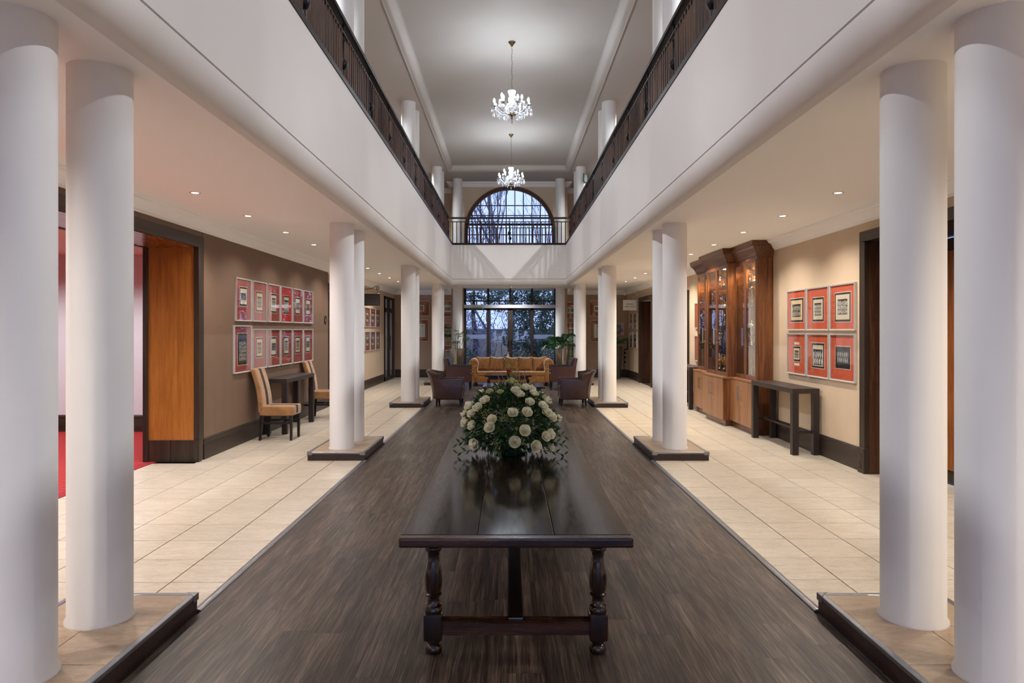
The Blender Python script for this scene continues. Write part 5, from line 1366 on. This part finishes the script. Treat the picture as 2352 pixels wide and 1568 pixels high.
crown = [(-0.02, 2.84), (0.006, 2.84), (0.012, 2.862), (0.024, 2.866), (0.03, 2.885), (0.05, 2.93), (0.085, 2.985), (0.112, 3.01), (0.114, 3.028), (0.124, 3.034), (0.124, 3.098), (-0.02, 3.098)]
cb('crown_cornice', 'cabinet_wood_y', MB().sweep(pathu, crown, 1), smooth=25)
cb('top_panel', 'cabinet_wood_y', poly_prism(pathu, 2.845, 2.87))
for (y, xf) in ((10.86, 3.945), (11.915, 3.815), (13.155, 3.815), (14.285, 3.945)):
    w = 0.035 if y in (10.86, 14.285) else 0.05
    cb('side_panel', 'cabinet_wood', MB().box(xf, XR-0.03, y, y+w, uz0, uz1-0.02))
def bar_handle(par, x, y, z0, z1):
    mb = MB().tube([(x-0.045, y, z0), (x-0.045, y, z1)], 0.0075, 8)
    for z in (z0+0.035, z1-0.035): mb.tube([(x-0.045, y, z), (x, y, z)], 0.005, 6)
    cb('handle', 'chrome', mb, par)
for si, (y0, y1, xb, xu) in enumerate(SEC):
    yi0, yi1 = (y0+0.035 if si == 0 else y0+0.012), (y1-0.035 if si == 2 else y1-0.012)
    ym = (yi0+yi1)/2
    for di, (a, b) in enumerate(((yi0, ym), (ym, yi1))):
        a += 0.002; b -= 0.002; fw = 0.052
        fr_ = MB().box(xu-0.006, xu+0.020, a, a+fw, uz0+0.005, uz1-0.035).box(xu-0.006, xu+0.020, b-fw, b, uz0+0.005, uz1-0.035)
        fr_.box(xu-0.006, xu+0.020, a+fw, b-fw, uz0+0.005, uz0+0.07).box(xu-0.006, xu+0.020, a+fw, b-fw, uz1-0.10, uz1-0.035)
        dr = cb('glass_door', 'cabinet_wood', fr_, bevel=0.002, seg=1)
        cb('pane', 'cabinet_glass', MB().box(xu+0.004, xu+0.009, a+fw-0.005, b-fw+0.005, uz0+0.065, uz1-0.095), dr, smooth=0)
        hy = (b-0.026) if di == 0 else (a+0.026)
        bar_handle(dr, xu-0.006, hy, 1.42, 1.72)
        # solid lower door
        a2 = y0+0.004 if di == 0 else (y0+y1)/2+0.002; b2 = (y0+y1)/2-0.002 if di == 0 else y1-0.004
        ld = cb('base_door', 'cabinet_light', MB().box(xb-0.020, xb-0.001, a2, b2, bz0+0.012, bz1-0.010), bevel=0.002, seg=1)
        hy = (b2-0.035) if di == 0 else (a2+0.035)
        bar_handle(ld, xb-0.020, hy, 0.50, 0.74)
        if di == 0: cb('lock', 'chrome', MB().sphere((xb-0.021, hy, 0.455), 0.009, 8, 6), ld)
    for z in (1.35, 1.72, 2.08, 2.45):
        if si == 0 and z == 1.72: continue
        cb('shelf', 'shelf_glass', MB().box(xu+0.03, XR-0.032, y0+0.045, y1-0.04, z-0.008, z), smooth=0)
    cb('cabinet_floor', 'cabinet_light', MB().box(xu+0.022, XR-0.03, y0+0.03, y1-0.03, uz0-0.001, uz0+0.012))
    for yy in (y0+0.3, y1-0.3):
        l = bpy.data.lights.new('cabinet_lamp', 'SPOT'); l.energy = 70; l.color = (1.0, 0.72, 0.36); l.spot_size = math.radians(140); l.spot_blend = 0.8; l.shadow_soft_size = 0.03
        lo = bpy.data.objects.new('cabinet_lamp', l); COL.objects.link(lo); lo.parent = CB; lo.location = (4.06-XR, yy-12.58, 2.80)
        cb('lamp_puck', 'downlight_glow', MB().lathe([(0.03, 2.82), (0.03, 2.846)], 4.06, yy, 14))
# trophies
def trophy(label, kind, x, y, z, h, metal='silver'):
    o = thing('trophy', label, 'trophy', (x, y, z), 0, 'trophies in the glass cabinet')
    bh = 0.16*h; r = 0.19*h
    if kind == 'plaque':
        B(-0.02, 0.02, -r*0.7, r*0.7, 0, bh*0.6).build('base', 'mat_black', o, bevel=0.003, seg=1)
        MB().prism([(-r*0.6, bh*0.6), (r*0.6, bh*0.6), (r*0.6, h*0.8), (0, h), (-r*0.6, h*0.8)], 'x', -0.01, 0.01).build('plaque_plate', metal, o)
        return o
    MB().lathe([(r*0.85, 0), (r*0.85, bh*0.7), (r*0.7, bh*0.8), (r*0.7, bh)], n=20).build('base', 'mat_black', o, smooth=30)
    cup = [(r*0.55, bh), (r*0.5, bh+0.03*h), (r*0.18, bh+0.10*h), (r*0.13, bh+0.18*h), (r*0.28, bh+0.21*h), (r*0.2, bh+0.24*h), (r*0.6, bh+0.32*h), (r*0.85, bh+0.45*h), (r*0.8, bh+0.58*h), (r*0.95, bh+0.64*h)]
    if kind == 'figure':
        cup = [(r*0.5, bh), (r*0.4, bh+0.2*h), (r*0.3, bh+0.24*h), (r*0.22, bh+0.3*h), (r*0.36, bh+0.42*h), (r*0.42, bh+0.52*h), (r*0.2, bh+0.58*h), (r*0.12, bh+0.60*h), (r*0.2, bh+0.64*h), (r*0.22, bh+0.68*h), (r*0.1, bh+0.74*h), (r*0.02, bh+0.76*h)]
        b = MB().lathe(cup, n=18).build('figure_body', metal, o, smooth=50)
        MB().tube([(0, r*0.4, bh+0.5*h), (0, r*0.9, bh+0.66*h), (0, r*0.7, bh+0.84*h)], 0.012*h*2, 6).build('raised_arm', metal, o)
        return o
    MB().lathe(cup, n=20).build('cup', metal, o, smooth=50)
    if kind == 'lidded':
        MB().lathe([(r*0.97, bh+0.64*h), (r*0.9, bh+0.67*h), (r*0.4, bh+0.74*h), (r*0.1, bh+0.77*h), (r*0.18, bh+0.80*h), (r*0.02, bh+0.84*h)], n=20).build('lid', metal, o, smooth=50)
    for s in (-1, 1):
        pts = [(0, s*r*(0.85+0.55*math.sin(PI*i/8)), bh+(0.40+0.2*i/8)*h) for i in range(9)]
        MB().tube(pts, 0.014*h*1.6, 6).build('cup_handle', metal, o)
    return o
sec_n = ['section beside the coral pictures', 'projecting middle section', 'section beside the portrait pair']
shelf_n = {0.88: 'cabinet floor', 1.35: 'lowest glass shelf', 1.72: 'second glass shelf', 2.08: 'third glass shelf', 2.45: 'top glass shelf'}
T = [(0, 2.45, 11.32, 'cup', .30, 'silver'), (0, 2.45, 11.52, 'figure', .26, 'silver'), (0, 2.45, 11.72, 'lidded', .32, 'silver'), (0, 2.08, 11.42, 'lidded', .36, 'silver'), (0, 2.08, 11.68, 'plaque', .24, 'silver'),
     (0, 1.35, 11.45, 'lidded', .50, 'silver'), (0, 1.35, 11.7, 'cup', .24, 'gold'), (0, 0.88, 11.45, 'figure', .40, 'silver'),
     (1, 2.45, 12.68, 'cup', .36, 'gold'), (1, 2.45, 12.97, 'figure', .26, 'silver'), (1, 2.08, 12.68, 'cup', .33, 'silver'), (1, 2.08, 12.97, 'plaque', .26, 'silver'), (1, 1.72, 12.68, 'figure', .33, 'silver'), (1, 1.72, 12.97, 'cup', .28, 'gold'),
     (1, 1.35, 12.66, 'plaque', .30, 'gold'), (1, 1.35, 12.95, 'lidded', .33, 'silver'), (1, 0.88, 12.68, 'cup', .44, 'gold'), (1, 0.88, 12.97, 'lidded', .42, 'silver'),
     (2, 2.45, 13.72, 'cup', .32, 'silver'), (2, 2.08, 13.75, 'lidded', .33, 'silver'), (2, 1.72, 13.72, 'figure', .32, 'silver'), (2, 1.35, 13.75, 'cup', .32, 'silver'), (2, 0.88, 13.72, 'lidded', .42, 'silver'), (2, 0.88, 14.0, 'cup', .34, 'gold')]
kn = {'cup': 'two handled cup', 'lidded': 'lidded cup', 'figure': 'figure trophy', 'plaque': 'shield trophy'}
for s_, z, y, kd, h, m in T:
    xu = SEC[s_][3]
    trophy('%s %s on the %s, cabinet %s' % (m, kn[kd], shelf_n[z], sec_n[s_]), kd, (xu+XR)/2-0.005, y, z if z > 1 else uz0+0.012, h, m)

# ------------------------------------------------------------------ signs and small wall things
def text_mesh(txt, size, mat, shear=0.0, spacing=1.0):
    cu_ = bpy.data.curves.new('lettering', 'FONT'); cu_.body = txt; cu_.size = size; cu_.align_x = 'CENTER'; cu_.align_y = 'CENTER'; cu_.extrude = 0.0015; cu_.shear = shear
    cu_.space_character = spacing; cu_.resolution_u = 3
    ob = bpy.data.objects.new('lettering_source', cu_); COL.objects.link(ob)
    bpy.context.view_layer.update()
    me = bpy.data.meshes.new_from_object(ob.evaluated_get(bpy.context.evaluated_depsgraph_get())); COL.objects.unlink(ob); bpy.data.objects.remove(ob); bpy.data.curves.remove(cu_)
    me.materials.clear(); me.materials.append(MATS[mat]); return me
def scroll(cx, cz, R, turns, s, start=0.0, n=26):
    pts = []
    for i in range(n):
        t_ = i/(n-1); a = start+s*turns*2*PI*t_; r_ = R*(1-0.82*t_); pts.append((cx+r_*math.cos(a), 0, cz+r_*math.sin(a)))
    return pts
sg = thing('hanging_sign', 'dark hanging sign on an iron scroll bracket', 'sign', (-3.42, 16.8, 2.43))
B(-0.24, 0.24, -0.012, 0.012, -0.15, 0.15).build('sign_board', 'sign_dark', sg, bevel=0.012, seg=2)
fr_ = MB()
for bx in ((-0.21, 0.21, -0.125, -0.118), (-0.21, 0.21, 0.118, 0.125), (-0.21, -0.203, -0.125, 0.125), (0.203, 0.21, -0.125, 0.125)): fr_.box(bx[0], bx[1], -0.0145, -0.011, bx[2], bx[3])
fr_.build('border_line', 'sign_letter', sg)
for txt, z, sz, x in (('Conference', 0.03, 0.062, 0.03), ('Gymnasium', -0.045, 0.062, 0.0), ('<', 0.02, 0.09, -0.17)):
    o = link('lettering', text_mesh(txt, sz, 'sign_letter'), sg, (x, -0.0135, z), (PI/2, 0, 0))
mb = MB().tube([(-0.70, 0, 0.17)]+[(-0.62+0.5*i/6, 0, 0.17+0.02*i) for i in range(3)]+[(0.05, 0, 0.28)]+scroll(0.17, 0.29, 0.055, 1.3, -1, 2.2), 0.008, 6)
mb.tube([(-0.70, 0, 0.36), (-0.45, 0, 0.36)]+scroll(-0.36, 0.32, 0.05, 1.2, -1, 1.7), 0.007, 6)
mb.build('bracket', 'iron', sg)
for x in (-0.17, 0.16): MB().tube([(x, 0, 0.15), (x+0.01, 0, 0.25)], 0.004, 5).build('hanger', 'iron', sg)
sg = thing('hanging_sign', 'white hanging sign with script lettering on a scroll bracket', 'sign', (3.90, 22.1, 2.49))
B(-0.225, 0.225, -0.012, 0.012, -0.17, 0.17).build('sign_board', 'sign_white', sg, bevel=0.012, seg=2)
fr_ = MB()
for bx in ((-0.19, 0.19, -0.145, -0.139), (-0.19, 0.19, 0.139, 0.145), (-0.20, -0.194, -0.14, 0.14), (0.194, 0.20, -0.14, 0.14)): fr_.box(bx[0], bx[1], -0.0145, -0.011, bx[2], bx[3])
fr_.build('border_line', 'silver_frame', sg)
for txt, z, sz in (('Olympians', 0.035, 0.065), ('Sports Lounge', -0.045, 0.06)):
    link('lettering', text_mesh(txt, sz, 'sign_letter', 0.35, 0.9), sg, (0.0, -0.0135, z), (PI/2, 0, 0))
mb = MB().tube([(0.30, 0, 0.38), (0.05, 0, 0.40), (-0.1, 0, 0.40)]+scroll(-0.16, 0.35, 0.055, 1.3, 1, 1.2), 0.008, 6)
mb.tube([(0.30, 0, 0.12), (0.26, 0, 0.22), (0.16, 0, 0.24), (0.05, 0, 0.30)], 0.008, 6).tube(scroll(0.22, 0.33, 0.06, 1.4, 1, 0.2), 0.007, 6)
mb.build('bracket', 'iron_white', sg)
for x in (-0.16, 0.16): MB().tube([(x, 0, 0.165), (x, 0, 0.40 if x > 0 else 0.30)], 0.004, 5).build('hanger', 'iron', sg)
pq = thing('wall_plaque', 'small round metal plaque beside the dark doorway', 'plaque', (XL+0.008, 14.72, 1.9), L90)
MB().lathe([(0.095, 0), (0.095, 0.012), (0.082, 0.016), (0.08, 0.012), (0.001, 0.012)], n=28).xf(Matrix.Rotation(PI/2, 4, 'X')).build('plaque_disc', 'plaque_metal', pq)
for z in (0.02, -0.02): B(-0.05, 0.05, -0.0145, -0.011, z-0.006, z+0.006).build('engraving', 'silver_frame', pq)
ex = thing('exit_sign', 'small green exit sign on the gallery column', 'sign', (2.33, 20.98, 6.35), math.radians(62))
B(-0.12, 0.12, -0.02, 0.02, -0.13, 0.13).build('sign_body', 'exit_green', ex, bevel=0.006)
fg = MB().sphere((0.0, -0.022, 0.075), (0.018, 0.004, 0.018), 8, 6)
for a, b in (((0, .05), (-.02, -.02)), ((-.02, -.02), (.03, -.05)), ((.03, -.05), (.02, -.10)), ((-.02, -.02), (-.06, -.06)), ((0, .04), (.05, .01)), ((0, .04), (-.04, .01))):
    fg.tube([(a[0], -0.022, a[1]), (b[0], -0.022, b[1])], 0.010, 5)
fg.build('running_figure', 'sign_white', ex)
B(-0.02, 0.02, 0.015, 0.10, -0.03, 0.03).build('wall_bracket', 'sign_white', ex)

# ------------------------------------------------------------------ garden outside
struct('ground', B(-40, 40, YF+0.2, 80, -0.4, -0.05), 'lawn', 'lawn beyond the glass doors')
def leaf_cloud(name, n, fn, size, mat, seed, parent, aspect=0.42):
    g = np.random.default_rng(seed); c = fn(g, n); m = len(c)
    d = g.normal(size=(m, 3)); d /= np.linalg.norm(d, axis=1)[:, None]
    e = g.normal(size=(m, 3)); e -= d*(d*e).sum(1)[:, None]; e /= np.linalg.norm(e, axis=1)[:, None]
    L = (size*g.uniform(0.7, 1.3, m))[:, None]; v = np.empty((m, 4, 3))
    v[:, 0] = c-d*L*0.5; v[:, 1] = c+e*L*aspect*0.5; v[:, 2] = c+d*L*0.5; v[:, 3] = c-e*L*aspect*0.5
    v = v.reshape(-1, 3)-np.array(parent.location)
    me = bpy.data.meshes.new(name); me.vertices.add(m*4); me.vertices.foreach_set('co', v.ravel())
    me.loops.add(m*4); me.loops.foreach_set('vertex_index', np.arange(m*4, dtype=np.int32))
    me.polygons.add(m); me.polygons.foreach_set('loop_start', np.arange(0, m*4, 4, dtype=np.int32)); me.update(calc_edges=True)
    me.materials.append(MATS[mat]); o = link(name, me, parent); o['kind'] = 'stuff'; return o
def blob(c, r):
    def f(g, n):
        p = g.normal(size=(n, 3)); p /= np.linalg.norm(p, axis=1)[:, None]
        p *= (g.uniform(0.25, 1.0, n)**0.45)[:, None]
        lump = 1+0.18*np.sin(p[:, :1]*7+c[0])+0.15*np.cos(p[:, 2:]*9+c[1])
        return p*lump*np.array(r)+np.array(c)
    return f
def boxy(x0, x1, y0, y1, z0, z1):
    def f(g, n):
        p = g.uniform(size=(n, 3))*np.array([x1-x0, y1-y0, z1-z0])+np.array([x0, y0, z0])
        k = p[:, 2] < z1-0.35+0.35*np.sin(p[:, 0]*2.3)*np.cos(p[:, 0]*0.9+1)
        return p[k]
    return f
def bare_tree(label, x, y, h, seed, mat='bark', depth=5, spread=0.55, tw=0.11):
    q = random.Random(seed)
    o = thing('bare_tree', label, 'tree', (x, y, -0.06), 0, 'bare garden trees')
    trunk = MB(); br = MB()
    def grow(p, d, L, r, lev):
        pts = [p]; dd = d.copy(); n = 4
        for i in range(n):
            dd = (dd+Vector((q.uniform(-1, 1), q.uniform(-1, 1), q.uniform(-.2, .5)))*0.14).normalized(); pts.append(pts[-1]+dd*L/n)
        (trunk if lev == 0 else br).tube(pts, [max(0.007, r*(1-0.45*i/n)) for i in range(n+1)], 6 if lev < 2 else 4, cap=False)
        if lev >= depth: return
        k = 3 if lev < 2 else q.choice((2, 3, 3))
        for i in range(k):
            base_ = pts[-1] if i == 0 else pts[q.choice((2, 3, 4))]
            nd = (dd+Vector((q.uniform(-1, 1), q.uniform(-1, 1), q.uniform(-0.1, 0.8)))*spread*(1.1 if i else 0.6)).normalized()
            grow(base_, nd, L*q.uniform(0.62, 0.85), r*0.56, lev+1)
    grow(Vector((0, 0, 0)), Vector((0, 0, 1)), h*0.30, tw, 0)
    trunk.build('trunk', mat, o, recalc=False); b = br.build('branches', mat, o, recalc=False); b['kind'] = 'stuff'
    return o
bare_tree('tall bare tree seen through the middle of the arched window', 0.4, 33, 12.5, 4, 'pale_bark', 7, 0.6, 0.16)
bare_tree('tall bare tree seen towards the thin palm end of the arched window', -2.6, 31, 12.0, 8, 'pale_bark', 6, 0.6, 0.15)
bare_tree('slender bare tree close outside the arched window', -0.9, 27.5, 10.5, 23, 'pale_bark', 6, 0.7, 0.10)
bare_tree('tall bare tree seen towards the full palm end of the arched window', 3.0, 35, 13.0, 15, 'pale_bark', 6, 0.6, 0.16)
def leafy(label, x, y, parts, h, seed, mat='tree_leaf', size=0.12):
    o = thing('leafy_tree', label, 'tree', (x, y, -0.06), 0, 'leafy garden trees')
    MB().tube([(0, 0, 0), (0.08, 0, h*0.3), (-0.05, 0.05, h*0.6), (0.02, 0, h*0.9)], [0.16, 0.13, 0.09, 0.03], 8).build('trunk', 'bark', o)
    for k, (c, r, n) in enumerate(parts): leaf_cloud('foliage', n, blob((x+c[0], y+c[1], c[2]), r), size, mat, seed+k, o)
    return o
leafy('dark evergreen shrub tree behind the middle glass doors', 0.9, 27.0, [((0, 0, 1.7), (1.0, 0.7, 1.5), 5200), ((-0.5, 0.3, 2.9), (1.3, 0.8, 0.7), 2200), ((0.6, 0.2, 3.2), (1.2, 0.8, 0.6), 2000)], 3.6, 21)
leafy('dark evergreen tree behind the glass by the full palm', 2.3, 28.2, [((0, 0, 2.2), (0.9, 0.7, 2.0), 4800), ((0.6, 0, 3.8), (1.4, 0.9, 0.9), 3000)], 4.2, 31)
leafy('paler tree with hanging leaves behind the glass by the thin palm', -1.5, 29.0, [((0, 0, 3.6), (1.6, 0.9, 0.9), 3600)], 4.0, 41)
hd = thing('hedge', 'twiggy hedge with dusk light in its leaf colour behind the glass doors', 'hedge', (0, 30.5, -0.06))
leaf_cloud('foliage', 17000, boxy(-7, 7, 30.0, 31.2, 0, 4.2), 0.11, 'hedge_leaf_dusk', 3, hd, 0.28)
for k in range(40):
    willow((-7+0.35*k, 30.6, 0), (-7+0.35*k+0.2, 30.5, 3.6), 0.12, 300+k, 0.03).build('stem', 'pale_bark', hd, world=True)
h2 = thing('hedge', 'low dark hedge close outside the glass doors', 'hedge', (0, 26.2, -0.06))
leaf_cloud('foliage', 6500, boxy(-3.2, 3.2, 25.9, 26.6, 0, 1.15), 0.10, 'tree_leaf', 5, h2)
leaf_cloud('dusk_tinted_foliage', 7000, boxy(-3.2, -0.6, 27.2, 28.0, 0.2, 2.6), 0.085, 'hedge_leaf_dusk', 6, h2, 0.3)
gw = thing('garden_wall', 'low pale garden wall with a sloped coping behind the hedge', 'wall', (0, 38, -0.06))
MB().box(-9, 9, 38, 38.3, -0.05, 1.5).build('wall', 'garden_wall_paint', gw, world=True)
MB().prism([(37.9, 1.49), (38.6, 1.49), (38.4, 1.75)], 'x', -9.2, 9.2).build('coping', 'bark', gw, world=True)
